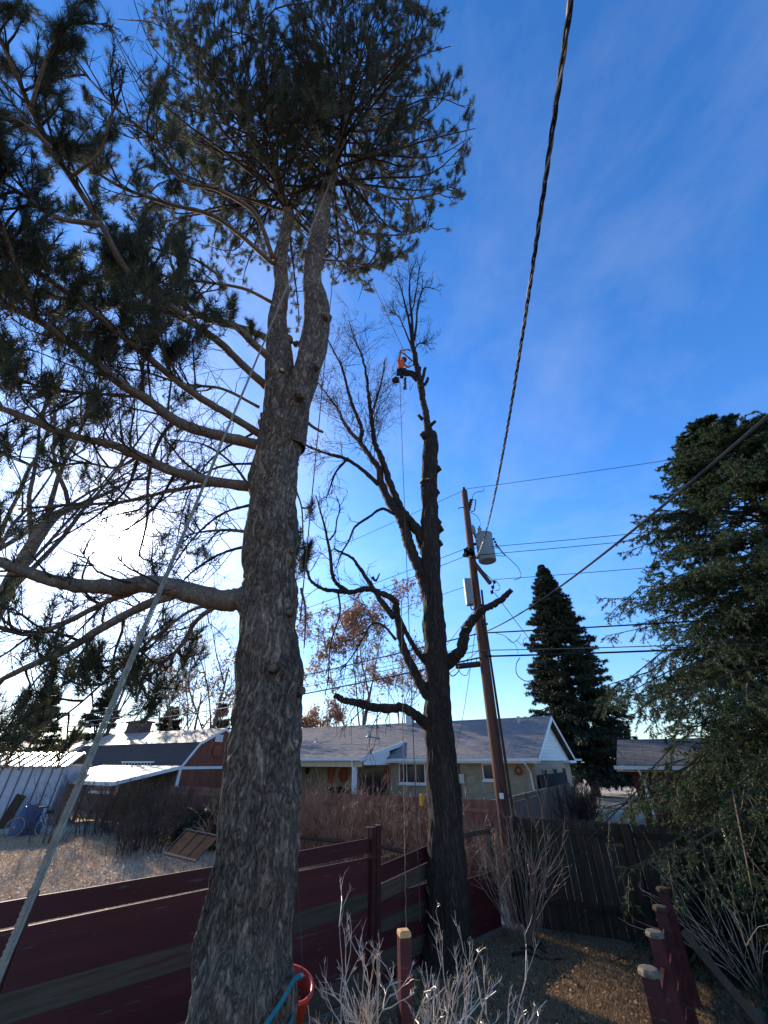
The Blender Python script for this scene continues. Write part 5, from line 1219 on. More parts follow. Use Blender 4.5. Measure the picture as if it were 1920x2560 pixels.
# ------------------------------------------------------------------ bare trees in the distance
def bare_tree(name, label, base, H, r, m, spread=.5, per=4, lv=4, leaves=0, fork=.25, trunk_m='limb_bark', minr=.012, lm='dry_leaves', forks=5, lz=.22):
    t = thing(name, label, 'tree', base); sg = Segs(); tp_ = []
    tr = catmull([base - Vector((0, 0, .2)), base + Vector((rnd.gauss(0, .1), 0, H * fork * .6)), base + Vector((rnd.gauss(0, .2), 0, H * fork)), base + Vector((rnd.gauss(0, .5), rnd.gauss(0, .5), H * .62))], 4)
    b_ = MB(); b_.tube(tr, lerps([r * 1.25, r, r * .8, r * .3], len(tr)), 9); b_.build('trunk', M[trunk_m], t, smooth=True, world=True)
    for k in range(forks):
        i = int(len(tr) * (.45 + .5 * k / forks)); i = min(i, len(tr) - 1); a = k * 2.4 + rnd.random()
        d = Vector((math.cos(a) * spread, math.sin(a) * spread, 1)); L_ = (H - (tr[i].z - base.z)) * (.85 + .2 * rnd.random())
        q, dd = shoot(sg, tr[i], d, L_, r * .42, 8, .09, .03)
        stack = [(q, L_ * .42, r * .17, lv)]
        while stack:
            pts, L2, r2, l = stack.pop()
            if l == 0: continue
            m_ = len(pts) - 1
            for _ in range(per):
                f = .25 + .75 * rnd.random(); ii = min(m_ - 1, int(f * m_)); p = pts[ii].lerp(pts[ii + 1], f * m_ - ii); T = (pts[ii + 1] - pts[ii]).normalized(); s_ = rvec(1); s_ -= T * s_.dot(T); s_.normalize()
                L3 = L2 * (.7 + .6 * rnd.random()) * (1.2 - .5 * f); q2, dd = shoot(sg, p, T * .75 + s_ * .7 + Vector((0, 0, lz)), L3, max(minr, r2), max(2, l + 1), .14, .05)
                stack.append((q2, L3 * .52, r2 * .5, l - 1))
                if l <= 1: tp_.append(q2[-1])
    sg.build('branches', M[m], t, 3)
    if leaves:
        b_ = MB(); P0 = np.array([tuple(tp_[rnd.randrange(len(tp_))] + rvec(.25)) for _ in range(leaves)]); n = len(P0)
        A1 = nr.normal(0, .07, (n, 3)); A2 = nr.normal(0, .07, (n, 3)); v = np.stack([P0 - A1, P0 + A2, P0 + A1, P0 - A2], 1).reshape(-1, 3); b_.add(v, [np.arange(4 * n).reshape(-1, 4)])
        o = b_.build('leaves', M[lm], t, world=True); tag(o, kind='stuff')
    print(name, len(sg.a)); return t
def at0(px, Y): p = PY(px, 1903, Y); return Vector((p.x, Y, .5))
M['far_twig'] = mat('far_twig', (0.13, 0.085, 0.062), (0.19, 0.13, 0.095), scale=3, rough=0.8, bump=0)
bare_tree('bare_tree', 'rusty leaved tree rising behind the tan house roof left of the elm', at0(893, 42), 15.2, .24, 'far_twig', .34, 5, 4, 8000, fork=.2, minr=.018)
bare_tree('bare_tree', 'thinner rusty leaved tree just left of the elm trunk above the tan roof', at0(1003, 46), 12.2, .16, 'far_twig', .25, 4, 3, 2600, fork=.2, minr=.018)
bare_tree('bare_tree', 'low reddish brown treetop above the left end of the tan roof', at0(790, 52), 8.5, .2, 'far_twig', .8, 4, 3, 4500, fork=.2, minr=.02)
bare_tree('bare_tree', 'grey leafless tree behind the brown shed, left of the big pine', at0(478, 36), 11.6, .2, 'far_twig', .55, 4, 4, 700, fork=.15, minr=.014)
bare_tree('bare_tree', 'leafless rounded tree farther left behind the barn shed roof', at0(410, 42), 11.5, .22, 'far_twig', .6, 4, 4, 1800, fork=.15, minr=.018)
bare_tree('bare_tree', 'tall leafless tree behind the gable of the barn shed', at0(525, 38), 16.0, .20, 'twig', .5, 4, 4, 0, fork=.25, minr=.009)
bare_tree('bare_tree', 'thick trunked leafless tree half out of frame at upper left', Vector((-12.8, 12.6, .1)), 19, .26, 'twig', .5, 4, 4, 0, fork=.55, minr=.008)
bare_tree('bare_tree', 'second thick leafless trunk at the very left edge', Vector((-15.4, 13.6, .2)), 18, .26, 'twig', .5, 4, 4, 0, fork=.5, minr=.009)
bare_tree('bare_tree', 'slender leafless tree above the brick chimney at left', at0(250, 40), 18.0, .22, 'twig', .45, 4, 4, 0, fork=.2, minr=.013)

# ------------------------------------------------------------------ shrubs and brush
def shrub(name, label, base, n, h, spread, m, r=.007, lv=2, per=4, seed=0, lift=.02, cat='shrub', bend=.10, tl=.38, rad=.15, direct=None, stub=True):
    t = thing(name, label, cat, base); g = Segs()
    for i in range(n):
        a = rnd.random() * 6.283; rr_ = rad * rnd.random(); p = base + Vector((math.cos(a) * rr_, math.sin(a) * rr_, 0))
        s_ = spread * (.3 + .9 * rnd.random()); d = Vector((math.cos(a) * s_, math.sin(a) * s_, 1)) + (direct or Vector((0, 0, 0)))
        L_ = h * (.65 + .5 * rnd.random()) * math.sqrt(1 + s_ * s_) * .9
        q, dd = shoot(g, p, d, L_, r * (.8 + .6 * rnd.random()), 9, bend, lift)
        twigs(g, q, L_ * tl, r * .6, lv, per, .3, .55, .9, .05, 4, .15, None, .5)
    g.build('stems', M[m], t, 4); return t
pb_ = PZ(1030, 2700, 0.0)
def gp(x, y, z=0.0): return PZ(x, y, z)
shrub('bare_shrub', 'pale sunlit leafless shrub in the centre foreground', PY(985, 2560, 5.6) * 1 - Vector((0, 0, PY(985, 2560, 5.6).z)), 30, 1.6, .44, 'pale_twig', .011, 3, 3, rad=.55, bend=.24, lift=.03, tl=.30)
shrub('bare_shrub', 'second clump of pale leafless stems right of the foreground shrub', PY(1170, 2560, 6.1) - Vector((0, 0, PY(1170, 2560, 6.1).z)), 18, 1.35, .44, 'pale_twig', .010, 3, 3, rad=.45, tl=.30, bend=.24, direct=Vector((.12, 0, 0)))
shrub('bare_shrub', 'leafless arching shrub against the weathered fence right of the elm', gp(1318, 2352), 34, 2.1, .48, 'grey_twig', .010, 2, 3, rad=.3, lift=-.012, bend=.10)
shrub('bare_shrub', 'leafless shrub with sunlit arching twigs under the big spruce at the right edge', gp(1900, 2480), 22, 1.7, .6, 'pale_twig', .008, 1, 3, rad=.3, lift=-.03, direct=Vector((-.25, 0, 0)))
# hedge of reddish stems between red fence and cedar fence
k = 0
for (a_, c_, n_, hh, lab) in ((3.2, 13.2, 46, 1.5, 'red stemmed brush behind the lowered red fence right of the elm'), (1.4, 14.6, 80, 1.75, 'red stemmed brush between the elm and the fence post'), (-.6, 15.6, 90, 1.9, 'tangled red brown brush behind the red fence post'), (-2.4, 16.8, 90, 1.9, 'dense red brown brush just right of the big pine'), (-5.3, 18.2, 80, 1.9, 'red brown brush behind the leaning lattice left of the pine'), (-7.6, 19.3, 90, 2.0, 'dark leafless brush in front of the lean to roof'), (-9.9, 20.2, 90, 2.0, 'dark leafless brush right of the bicycle'), (-11.6, 20.6, 80, 2.0, 'dark brush between the bicycle and the lean to post'), (-8.8, 18.0, 80, 1.3, 'low dark brush at the far edge of the sunlit lawn')):
    shrub('brush', lab, Vector((a_, c_, gz(0, c_))), int(n_ * 1.0), hh * (1.12 if a_ > -5 else .85), .40, 'red_twig' if a_ > -6 else 'twig', .015, 2, 4, cat='shrub', rad=1.15, tl=.35, bend=.15)
hd = shrub('leafless_hedge', 'dense dark leafless hedge shrub beside the driveway', Vector((8.25, 20.2, .5)), 110, 1.6, .25, 'twig', .012, 2, 5, rad=.6)
shrub('brush', 'thin saplings standing by the white shed wall behind the bicycle', Vector((-12.4, 18.6, .45)), 26, 2.3, .3, 'twig', .010, 2, 3, rad=.7)
ev = thing('evergreen_shrub', 'low dark evergreen shrub left of the lattice behind the brush', 'shrub', (-6.4, 18.7, .4)); P0 = []
for i in range(5000):
    d = rvec(1).normalized(); d.z = abs(d.z) * .9; q = Vector((-6.4, 18.7, .4)) + Vector((d.x * 1.5, d.y * .8, d.z * 1.15)) * (.6 + .4 * rnd.random() ** .5) * (1 + .25 * noise.noise(d * 3)); P0.append(tuple(q))
P0 = np.array(P0); n = len(P0); A1 = nr.normal(0, .05, (n, 3)); A2 = nr.normal(0, .05, (n, 3)); b_ = MB(); b_.add(np.stack([P0 - A1, P0 + A2, P0 + A1, P0 - A2], 1).reshape(-1, 3), [np.arange(4 * n).reshape(-1, 4)]); tag(b_.build('foliage', M['dark_spruce'], ev, world=True), kind='stuff')
rg = Segs(); 
for i in range(30): 
    d = rvec(1); d.z = abs(d.z); shoot(rg, Vector((-6.4, 18.7, .4)), d, 1.1, .02, 4)
rg.build('stems', M['twig'], ev)

# ------------------------------------------------------------------ grass, litter, sticks
def blades(name, label, region, n, h, m, dens=None):
    P0 = np.array([region() for _ in range(n)]); z = np.array([gz(0, y) for y in P0[:, 1]]); B0 = np.column_stack([P0, z])
    d_ = np.column_stack([nr.normal(0, h * .6, n), nr.normal(0, h * .6, n), h * (.4 + .8 * nr.rand(n))]); sd = np.column_stack([nr.normal(0, 1, n), nr.normal(0, 1, n), np.zeros(n)]); sd /= np.linalg.norm(sd, axis=1)[:, None]; sd *= .006
    v = np.stack([B0 - sd, B0 + sd, B0 + d_], 1).reshape(-1, 3); b_ = MB(); b_.add(v, [np.arange(3 * n).reshape(-1, 3)]); o = b_.build(name, m); tag(o, label, kind='stuff'); o['category'] = 'grass' if 'grass' in name else 'leaf litter'; return o
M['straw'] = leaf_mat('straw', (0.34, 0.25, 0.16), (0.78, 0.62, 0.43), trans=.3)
M['shaded_straw'] = leaf_mat('shaded_straw', (0.10, 0.062, 0.034), (0.50, 0.35, 0.18), trans=.25)  # darker copy of the straw, with the yard's shade put into its colour
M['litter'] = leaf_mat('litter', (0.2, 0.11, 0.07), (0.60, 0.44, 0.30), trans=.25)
def regL():
    while True:
        x, y = rnd.uniform(-17, -1.5), rnd.uniform(7, 20.5)
        if y > x + 9.6 and y < 21 + (x + 10) * -.25 and abs(x / y) < 1.05: return (x, y)
def regR():
    while True:
        x, y = rnd.uniform(-2.5, 9.5), rnd.uniform(5.0, 12)
        if y < x + 9.0 and y < 12.9 - .49 * x: return (x, y)
blades('dry_grass', 'dry straw coloured grass of the sunlit lawn beyond the red fence', regL, 170000, .06, M['straw'])
blades('dry_grass', 'dry grass of the shaded yard inside the fences', regR, 130000, .05, M['shaded_straw'])
def leaves(name, label, region, n, m='litter'):
    P0 = np.array([region() for _ in range(n)]); z = np.array([gz(0, y) for y in P0[:, 1]]) + .012 + nr.rand(n) * .025; C0 = np.column_stack([P0, z])
    A1 = nr.normal(0, 1, (n, 3)) * (.017, .017, .009); A2 = nr.normal(0, 1, (n, 3)) * (.017, .017, .009); v = np.stack([C0 - A1, C0 + A2, C0 + A1, C0 - A2], 1).reshape(-1, 3); b_ = MB(); b_.add(v, [np.arange(4 * n).reshape(-1, 4)]); o = b_.build(name, M[m]); tag(o, label, kind='stuff'); o['category'] = 'leaf litter'
leaves('leaf_litter', 'fallen leaves scattered over the lawn beyond the red fence', regL, 26000)
leaves('leaf_litter', 'fallen leaves and needles over the shaded yard', regR, 9000, 'shaded_straw')
for i, (x, y, x2, y2, lab) in enumerate(((1300, 2365, 1370, 2380, 'dark fallen branch lying nearest the weathered fence'), (1285, 2385, 1400, 2395, 'longest dark fallen branch on the shaded ground'), (1330, 2350, 1360, 2368, 'short dark stick just above the longest fallen branch'), (1395, 2430, 1460, 2470, 'thin fallen stick beside the sunlit patch of grass'))):
    a_, c_ = gp(x, y, .04), gp(x2, y2, .04); q = MB(); pts = [a_.lerp(c_, t) + rvec(.02) for t in np.linspace(0, 1, 7)]; q.tube(pts, lerps([.028, .012], 7), 6); tag(q.build('fallen_branch', M['elm_limb'], None), lab, 'branch', 'fallen branches in the yard')

# ------------------------------------------------------------------ ropes
def rope(label, pts, r, m, strands=3, pitch=.05, tw=True, name='rope', n=None):
    if not tw:
        q = MB(); q.tube(pts, r, 6); return tag(q.build(name, M[m]), label, 'rope')
    q = MB(); L_ = 0; paths = [[] for _ in range(strands)]
    for i, p in enumerate(pts):
        if i: L_ += (p - pts[i - 1]).length
        T = (pts[min(i + 1, len(pts) - 1)] - pts[max(i - 1, 0)]).normalized(); n_ = T.cross(Vector((0, 1, 0))).normalized(); b2 = T.cross(n_)
        for k in range(strands):
            ph = L_ * 2 * math.pi / pitch + k * 6.283 / strands; paths[k].append(p + (n_ * math.cos(ph) + b2 * math.sin(ph)) * r * .42)
    for pa in paths: q.tube(pa, r * .58, 5)
    return tag(q.build(name, M[m]), label, 'rope')
a_ = PD(826, 452, 10.9); c_ = PD(-75, 2600, .78)
pts = span(a_, c_, .18, 1400); rope('thick pale climbing rope running from the pine fork past the camera at lower left', pts, .0085, 'rope', 3, .030)
a2 = PD(720, 860, 7.3); pts = span(PD(822, 470, 10.6), PD(500, 1240, 5.0), .10, 60) + span(PD(500, 1240, 5.0), PD(-66, 2606, .79), .12, 60)[1:]
rope('second thinner leg of the pale rope beside the thick one', pts, .0035, 'rope', tw=False)
rope('white line slanting from the pine crown down to the climber', span(PD(838, 500, 11.3), PD(1015, 888, 14.6), .1, 20), .013, 'rope', tw=False)
rope('dark rope hanging from the pine crown down along the right side of its trunk', span(PD(845, 560, 9.4), PD(757, 1480, 4.6), .0, 30) + [PD(750, 1560, 4.4)], .008, 'dark_rope', tw=False)
hb_ = PY(999, 944, 9.8)
hp = [hb_.lerp(Vector((hb_.x + .03, hb_.y - .1, .6)), t) for t in np.linspace(0, 1, 60)]
rope('long vertical rope hanging from the climber to the ground beside the elm', hp, .010, 'dark_rope', tw=False)
rope('lower twisted tan end of the rope hanging beside the elm', [p + Vector((.006 * math.sin(i * .9), 0, 0)) for i, p in enumerate([PY(1003, 1500, 9.72).lerp(PY(1015, 2330, 9.6), t) for t in np.linspace(0, 1, 160)])], .012, 'tan_rope', 2, .12)
rope('short rope from the chainsaw down to the left fork of the elm', span(PY(982, 965, 9.9), PY(938, 1055, 10.5), .05, 10), .010, 'dark_rope', tw=False)
rope('thin cord with knots hanging in front of the red fence beside the pine', [PD(744, 2190, 4.0).lerp(PD(757, 2425, 3.5), t) + rvec(.003) for t in np.linspace(0, 1, 30)], .004, 'dark_rope', tw=False)

# teal strap round the pine
P_ = rows_[0][0]
def ring_pt(a, z, k=1.0):
    # centre line of the trunk at height z
    for i in range(len(path) - 1):
        if path[i].z <= z <= path[i + 1].z:
            f = (z - path[i].z) / (path[i + 1].z - path[i].z); c0 = path[i].lerp(path[i + 1], f); r0 = rads[i] * (1 - f) + rads[i + 1] * f; break
    else: c0, r0 = path[1], rads[1]
    r0 = (r0 + .028) * k
    return c0 + Vector((math.cos(a) * r0, math.sin(a) * r0, 0))
q = MB(); zc = 1.10; pts = []
for i in range(61):
    a = -math.pi * .5 + i / 60 * 2 * math.pi; s_ = math.cos(a)          # rises to the right
    z = zc + .10 * max(0, s_) ** 1.5 + .03 * math.sin(a * 2); c0 = ring_pt(a, z); pts.append(c0)
wv = []
for i, p in enumerate(pts):
    o_ = Vector((p.x - rows_[0][0].x, p.y - rows_[0][0].y, 0)).normalized(); wv += [p + Vector((0, 0, -.024)), p + o_ * .012 + Vector((0, 0, -.022)), p + o_ * .014 + Vector((0, 0, .022)), p + Vector((0, 0, .024))]
fs_ = [(i * 4 + j, i * 4 + (j + 1) % 4, i * 4 + 4 + (j + 1) % 4, i * 4 + 4 + j) for i in range(60) for j in range(4)]
q.add([tuple(w) for w in wv], [fs_]); strap = q.build('strap', M['teal']); tag(strap, 'teal webbing strap wrapped round the base of the big pine', 'strap')
# second leg of the strap going up to the right
q = MB(); s0 = PD(655, 2575, 2.92); s1 = PD(736, 2450, 3.25); s2 = PD(760, 2440, 3.7)
q.tube(catmull([s0, s0.lerp(s1, .5) + Vector((.01, -.01, 0)), s1, s2], 6), .022, 4); tag(q.build('strap', M['teal']), 'loose upper leg of the teal strap crossing the pine to the red bucket', 'strap')
# red bucket hanging by the pine, tilted towards the viewer
bc = PD(727, 2466, 3.5); bk = thing('orange_bucket', 'bright orange red bucket with wood chips hanging at the right of the pine base', 'bucket', bc)
Mt = Matrix.Rotation(R(12), 3, 'Y') @ Matrix.Rotation(R(14), 3, 'X')
q = MB(); prof = [(.10, -.30), (.135, -.29), (.175, .0), (.19, .0), (.19, .022), (.168, .022), (.130, -.20), (.01, -.205)]
q.lathe([(r_ * 1.12, z_ * 1.1) for r_, z_ in prof], (0, 0, 0), 28, Mt); q.build('body', M['orange_red'], bk, smooth=True)
q = MB()
for i in range(220):
    r_ = .145 * rnd.random() ** .5; a = rnd.random() * 6.28; p = Mt @ Vector((r_ * math.cos(a), r_ * math.sin(a), -.075 + rnd.uniform(-.02, .03))); q.box(tuple(p), (rnd.uniform(.01, .04), rnd.uniform(.006, .015), .005), Matrix.Rotation(rnd.random() * 3, 3, 'Z') @ Matrix.Rotation(rnd.random(), 3, 'X'))
tag(q.build('wood_chips', M['dry_leaves'], bk), kind='stuff')

# ------------------------------------------------------------------ left yard objects
# bicycle
bp_ = PZ(66, 2092, .47); bkx = thing('bicycle', 'blue bicycle leaning by the white metal shed', 'bicycle', (bp_.x, bp_.y, .44), R(12))
def wheel(cx):
    q = MB(); q.tube([(cx + .34 * math.cos(a), 0, .34 + .34 * math.sin(a)) for a in np.linspace(0, 2 * math.pi, 33)], .022, 6, cap=False); w = q.build('wheel', M['tyre_pale'], bkx)
    q = MB(); q.tube([(cx + .315 * math.cos(a), 0, .34 + .315 * math.sin(a)) for a in np.linspace(0, 2 * math.pi, 33)], .008, 5, cap=False)
    for i in range(16): a = i * math.pi / 8; q.tube([(cx, 0, .34), (cx + .31 * math.cos(a), 0, .34 + .31 * math.sin(a))], .0025, 3)
    q.tube([(cx, -.04, .34), (cx, .04, .34)], .025, 8); q.build('rim', M['galv'], w)
wheel(-.55); wheel(.52)
bb0 = (-.05, 0, .30); hd_ = (-.36, 0, .86); se = (.16, 0, .86)
q = MB()
for a_, c_ in ((bb0, hd_), (hd_, se), (bb0, (.19, 0, .93)), ((-.34, 0, .80), bb0), (bb0, (.52, 0, .34)), (se, (.52, 0, .34))): q.tube([a_, c_], .018, 6)
q.build('frame', M['blue'], bkx)
q = MB(); q.tube([(-.39, 0, .97), (-.36, 0, .86), (-.50, 0, .45), (-.55, 0, .34)], .016, 6); q.build('fork', M['blue'], bkx)
q = MB(); q.tube([(-.30, .28, 1.0), (-.38, .12, 1.02), (-.40, 0, .99), (-.38, -.12, 1.02), (-.30, -.28, 1.0)], .013, 6); q.build('handlebar', M['dark_metal'], bkx)
q = MB(); q.ext([(.10, -.07, .93), (.34, -.08, .95), (.34, .08, .95), (.10, .07, .93), (.0, 0, .93)], (0, 0, .05)); q.build('saddle', M['rubber'], bkx)
q = MB(); q.lathe([(.09, -.004), (.09, .004)], bb0, 16, Matrix.Rotation(R(90), 3, 'X')); q.tube([(-.05, .06, .30), (-.05, .06, .13)], .01, 4); q.tube([(-.05, -.06, .30), (-.05, -.06, .47)], .01, 4); q.build('crank', M['dark_metal'], bkx)
q = MB(); q.box((.50, 0, .76), (.34, .14, .02)); q.box((.52, 0, .82), (.22, .18, .10), taper=.8); q.build('rear_rack', M['black_cloth'], bkx)
tp_ = thing('blue_tarp', 'crumpled blue tarp bundled behind the front of the bicycle', 'tarp', (bp_.x - .55, bp_.y + .45, .44))
q = MB(); V = []
for i in range(14):
    for j in range(20):
        th = i / 13 * math.pi / 2; ph = j / 20 * 6.283; d = Vector((math.cos(ph) * math.cos(th), math.sin(ph) * math.cos(th), math.sin(th))); k = 1 + .35 * noise.noise(d * 2.7); V.append((d.x * .6 * k, d.y * .35 * k, d.z * .95 * k))
q.add(V, [[(i * 20 + j, i * 20 + (j + 1) % 20, (i + 1) * 20 + (j + 1) % 20, (i + 1) * 20 + j) for i in range(13) for j in range(20)]]); q.build('sheet', M['blue'], tp_, smooth=True)
lb = thing('leaning_board', 'weathered board leaning against the white shed at the left edge', 'board', PZ(8, 2075, .45), R(8))
q = MB(); q.box((0, 0, .62), (.42, .05, 1.3), Matrix.Rotation(R(14), 4, 'Y')); q.build('plank', M['grey_wood'], lb)
# lattice panel lying tilted by the red fence
o_ = [PY(466, 2073, 12.9), PY(548, 2090, 12.3), PY(490, 2152, 11.0), PY(410, 2132, 11.6)]
lat = thing('slatted_panel', 'white edged slatted panel tipped on its side on the lawn left of the pine', 'panel', o_[3])
def bar(a, c, r, nm, m): q = MB(); q.tube([a, c], r, 4); q.build(nm, M[m], lat, world=True)
bar(o_[0], o_[1], .018, 'rail', 'silver_wood'); bar(o_[3], o_[2], .024, 'rail', 'silver_wood')
for t in (0, .34, .64, .97):
    bar(o_[0].lerp(o_[1], t), o_[3].lerp(o_[2], t), .011, 'slat', 'silver_wood')
q = MB(); nn_ = (o_[1] - o_[0]).cross(o_[3] - o_[0]).normalized() * .02
if nn_.dot(Vector((0, 0, CAMZ)) - o_[0]) < 0: nn_ = -nn_
q.ext([o_[0].lerp(o_[1], .01) - nn_, o_[0].lerp(o_[1], .98) - nn_, o_[3].lerp(o_[2], .98) - nn_, o_[3].lerp(o_[2], .01) - nn_], -nn_)
q.build('backing', M['lattice_back'], lat, world=True)
dk = thing('low_deck_rail', 'long low weathered rail lying in the brush behind the red fence', 'rail', PY(760, 2090, 14.0))
q = MB(); q.tube([PY(700, 2088, 14.4), PY(860, 2105, 13.6)], .045, 4); q.tube([PY(945, 2115, 13.2), PY(1050, 2138, 12.6)], .045, 4); q.build('rail', M['grey_wood'], dk, world=True)
# yellow float on a wire loop
yf = thing('yellow_float', 'small yellow float on a wire loop left of the elm trunk', 'float', PY(1054, 2000, 11.2))
q = MB(); q.lathe([(.01, -.12), (.05, -.10), (.055, .0), (.05, .10), (.01, .12)], (0, 0, 0), 12); q.build('float', M['yellow'], yf)
q = MB(); q.tube([(-.06, 0, .45), (-.02, 0, .25), (0, 0, .1)], .006, 4); q.tube([(0, 0, -.1), (-.03, 0, -.2), (0, 0, -.32), (.03, 0, -.22), (0, 0, -.1)], .006, 4); q.build('wire', M['tan_rope'], yf)
stk = thing('garden_stake', 'thin stake holding the yellow float beside the elm', 'stake', Vector((PY(1054, 2000, 11.2).x, 11.2, 0)))
q = MB(); q.tube([(-.02, .02, 0), (-.05, .02, 1.4), (-.06, 0, 2.35)], .008, 4); q.build('rod', M['grey_twig'], stk)
wb = thing('white_stone', 'pale rounded stone in the grass at the lower right corner', 'stone', gp(1895, 2548, .06))
q = MB(); V = []
for i in range(10):
    for j in range(14):
        th = (i / 9 - .5) * math.pi; ph = j / 14 * 6.283; d = Vector((math.cos(ph) * math.cos(th), math.sin(ph) * math.cos(th), math.sin(th))); k = 1 + .3 * noise.noise(d * 2); V.append((d.x * .16 * k, d.y * .12 * k, d.z * .10 * k))
q.add(V, [[(i * 14 + j, i * 14 + (j + 1) % 14, (i + 1) * 14 + (j + 1) % 14, (i + 1) * 14 + j) for i in range(9) for j in range(14)]]); q.build('stone', M['frost'], wb, smooth=True)

# ------------------------------------------------------------------ the climber
def skin(name, nodes, edges, m, parent, root_id=0, sub=2):
    ids = list(nodes); me = bpy.data.meshes.new(name)
    inv_ = FR[root_of(parent).name].inverted()
    me.from_pydata([tuple(inv_ @ Vector(nodes[i][0])) for i in ids], [(ids.index(a), ids.index(c)) for a, c in edges], [])
    o = bpy.data.objects.new(name, me); COL.objects.link(o); o.parent = parent
    sk = o.modifiers.new('skin', 'SKIN'); sk.use_smooth_shade = True
    if not me.skin_vertices: 
        bpy.context.view_layer.objects.active = o
    for k, i in enumerate(ids):
        r_ = nodes[i][1]; r_ = r_ if isinstance(r_, tuple) else (r_, r_); me.skin_vertices[0].data[k].radius = r_; me.skin_vertices[0].data[k].use_root = (i == ids[root_id])
    sb_ = o.modifiers.new('sub', 'SUBSURF'); sb_.levels = sub; sb_.render_levels = sub
    me.materials.append(M[m]); return o
cy_ = 9.85
cl_ = thing('person', 'tree climber in orange shirt and dark trousers hanging in a harness at the treetop', 'person', PY(1003, 925, cy_))
def c_(x, y, dy=0.0): return PY(920 + x * .12056, 820 + y * .12056, cy_ + dy)
hip = c_(715, 915); chest = c_(655, 760); neck = c_(690, 700, .05); head = c_(728, 678, .12)
shR = c_(645, 680, -.08); elR = c_(678, 470, -.05); haR = c_(820, 447, .05); fiR = c_(892, 470, .10)
shL = c_(715, 740, .16); elL = c_(830, 820, .20); haL = c_(910, 775, .18); fiL = c_(950, 770, .16)
knR = c_(900, 960, -.18); anR = c_(1040, 1130, -.12); toR = c_(1085, 1205, -.02)
knL = c_(930, 925, .14); anL = c_(1050, 1060, .15); toL = c_(1105, 1120, .12)
skin('body', {'hip': (hip, .10), 'waist': (hip.lerp(chest, .5), (.11, .09)), 'chest': (chest, (.13, .10)), 'neck': (neck, .05), 'head': (head, .085), 'crown': (c_(748, 650, .14), .075),
              'shR': (shR, .055), 'elR': (elR, .038), 'haR': (haR, .028), 'shL': (shL, .055), 'elL': (elL, .038), 'haL': (haL, .028),
              'hR': (c_(735, 935, -.09), .085), 'kR': (knR, .06), 'aR': (anR, .04), 'hL': (c_(745, 930, .09), .085), 'kL': (knL, .06), 'aL': (anL, .04)},
     [('hip', 'waist'), ('waist', 'chest'), ('chest', 'neck'), ('neck', 'head'), ('head', 'crown'), ('chest', 'shR'), ('shR', 'elR'), ('elR', 'haR'), ('chest', 'shL'), ('shL', 'elL'), ('elL', 'haL'), ('hip', 'hR'), ('hR', 'kR'), ('kR', 'aR'), ('hip', 'hL'), ('hL', 'kL'), ('kL', 'aL')], 'skin', cl_)
skin('shirt', {'w': (hip.lerp(chest, .25), (.13, .11)), 'm': (hip.lerp(chest, .6), (.14, .12)), 'c': (chest, (.15, .12)), 'n': (chest.lerp(neck, .7), .075), 'sR': (shR, .075), 'eR': (shR.lerp(elR, .45), .060), 'sL': (shL, .075), 'eL': (shL.lerp(elL, .5), .06)},
     [('w', 'm'), ('m', 'c'), ('c', 'n'), ('c', 'sR'), ('sR', 'eR'), ('c', 'sL'), ('sL', 'eL')], 'orange_cloth', cl_)
skin('trousers', {'h': (hip, (.17, .15)), 'w': (hip.lerp(chest, .22), .14), 'hR': (c_(735, 935, -.09), .13), 'tR': (c_(735, 935, -.09).lerp(knR, .5), .115), 'kR': (knR, .095), 'aR': (knR.lerp(anR, .9), .075), 'hL': (c_(745, 930, .09), .13), 'tL': (c_(745, 930, .09).lerp(knL, .5), .115), 'kL': (knL, .095), 'aL': (knL.lerp(anL, .9), .075)},
     [('h', 'w'), ('h', 'hR'), ('hR', 'tR'), ('tR', 'kR'), ('kR', 'aR'), ('h', 'hL'), ('hL', 'tL'), ('tL', 'kL'), ('kL', 'aL')], 'black_cloth', cl_)
for a_, t_ in ((anR, toR), (anL, toL)):
    skin('boot', {'a': (a_ + (a_ - t_) * .2, .058), 'b': (a_.lerp(t_, .4), .06), 'c': (t_, .045), 'd': (t_ + Vector((.08, .03, -.02)), .035)}, [('a', 'b'), ('b', 'c'), ('c', 'd')], 'rubber', cl_)
for a_, t_, s_ in ((haR, fiR, 1), (haL, fiL, -1)):
    d = (t_ - a_).normalized(); sd_ = d.cross(Vector((0, 1, 0))).normalized(); pl = a_ + d * .07; nodes = {'w': (a_, .032), 'p': (pl, (.045, .03))}; ed = [('w', 'p')]
    for k in range(4):
        b0 = pl + sd_ * (.030 - .020 * k) + d * .03; k1 = b0 + d * (.035 - .004 * abs(k - 1.3)); k2 = k1 + (d * .5 + Vector((0, .8, 0))).normalized() * .03; nodes['f%d' % k] = (k1, .011); nodes['g%d' % k] = (k2, .009); ed += [('p', 'f%d' % k), ('f%d' % k, 'g%d' % k)]
    nodes['t'] = (a_ + d * .04 + sd_ * .05, .012); nodes['u'] = (a_ + d * .08 + sd_ * .065 + Vector((0, .02, 0)), .010); ed += [('w', 't'), ('t', 'u')]
    skin('glove', nodes, ed, 'rubber', cl_, sub=1)
q = MB(); Mh = Matrix.Rotation(R(35), 3, 'Y'); q.lathe([(.125, -.02), (.118, .0), (.115, .05), (.09, .10), (.045, .13), (.01, .135)], (0, 0, 0), 18, Mh)
hm = put('helmet', q.mesh('helmet', M['dark_metal'], True), cl_, tuple(c_(742, 664, .13) - FR[cl_.name].translation))
q = MB(); q.tube([hip + Vector((.15 * math.cos(a), .14 * math.sin(a), .06 * math.cos(a) + .03)) for a in np.linspace(0, 6.283, 22)], .028, 6, cap=False)
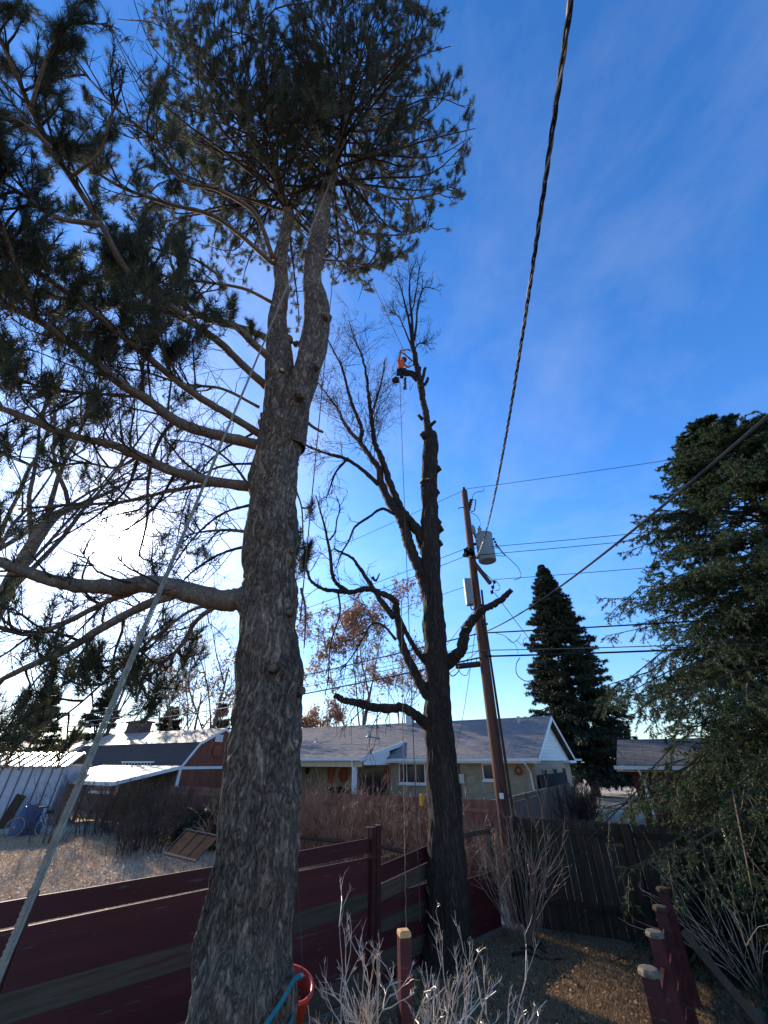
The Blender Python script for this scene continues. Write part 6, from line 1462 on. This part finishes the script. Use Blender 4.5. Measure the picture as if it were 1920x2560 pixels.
for lg, kn_ in ((c_(735, 935, -.09), knR), (c_(745, 930, .09), knL)):
    q.tube([lg.lerp(kn_, .25) + Vector((.02, .115 * math.cos(a), .115 * math.sin(a))) for a in np.linspace(0, 6.283, 16)], .02, 5, cap=False)
q.build('harness', M['black_cloth'], cl_, world=True)
for i, (x, y, w, h_) in enumerate(((650, 935, .22, .24), (700, 1000, .14, .18), (630, 880, .12, .16), (790, 955, .12, .18))):
    q = MB(); q.box(c_(x, y, -.16), (w, .08, h_)); q.build('gear_pouch', M['black_cloth'], cl_, world=True)
# flipline round the stem and gear tail
rope('dark lanyard looping from the climber round the elm stem', catmull([c_(760, 860, -.1), c_(820, 800, -.2), c_(900, 690, -.2), c_(960, 660, 0), c_(930, 680, .25), c_(820, 740, .2)], 6), .012, 'dark_rope', tw=False)
gd = thing('lowering_device', 'black metal rope gear dangling below the climber', 'climbing gear', c_(770, 1170))
q = MB(); 
for k in range(6): 
    p0 = c_(775 - (k % 2) * 14, 1050 + k * 36, -.1); q.lathe([(.02, -.06), (.05, -.04), (.035, 0), (.05, .04), (.02, .06)], tuple(p0 - FR[gd.name].translation), 8)
q.build('links', M['dark_metal'], gd)
q = MB(); p0 = c_(765, 1255, -.1) - FR[gd.name].translation; q.tube([p0 + Vector((.07 * math.cos(a), 0, .06 * math.sin(a))) for a in np.linspace(0, 6.283, 16)], .016, 5, cap=False); q.build('ring', M['dark_metal'], gd)
rope('thin white cord loop under the climber', catmull([c_(650, 1110), c_(690, 1200), c_(705, 1290), c_(690, 1320), c_(675, 1250), c_(655, 1120)], 5), .006, 'rope', tw=False)
rope('V shaped slack cord under the knees of the climber', [c_(868, 1090, -.1), c_(868, 1285, -.1), c_(880, 1292, -.1), c_(935, 1150, -.1)], .009, 'dark_rope', tw=False)
# chainsaw hanging from the harness
cs = thing('chainsaw', 'small top handle chainsaw hanging from the harness behind the climber', 'chainsaw', c_(570, 1080))
O_ = FR[cs.name].translation
q = MB(); q.box((.02, 0, .02), (.20, .13, .24), Matrix.Rotation(R(20), 4, 'Y'), taper=.8); q.box((.06, -.02, -.09), (.16, .12, .10)); q.build('motor_body', M['dark_metal'], cs)
q = MB(); q.tube(catmull([c_(600, 1040) - O_, c_(525, 1040) - O_, c_(505, 1090) - O_, c_(525, 1145) - O_, c_(590, 1140) - O_], 5), .018, 6); q.build('handle', M['rubber'], cs)
q = MB(); q.tube([c_(515, 1165) - O_, c_(515, 1195) - O_, c_(590, 1200) - O_, c_(615, 1170) - O_, c_(520, 1165) - O_], .014, 5); q.build('hand_guard', M['rubber'], cs)
q = MB(); Mg = Matrix.Rotation(R(0), 4, 'Y'); a0 = c_(565, 950) - O_; a1 = c_(512, 868) - O_; sdv = (a1 - a0).normalized().cross(Vector((0, 1, 0))) * .028
q.ext([a0 + sdv, a1 + sdv * .8, a1 + (a1 - a0).normalized() * .02, a1 - sdv * .8, a0 - sdv], (0, .008, 0)); q.build('guide_bar', M['galv'], cs)
rope('short strop holding the chainsaw to the harness', [c_(620, 1000, 0), hip + Vector((-.12, 0, 0))], .012, 'dark_rope', tw=False)
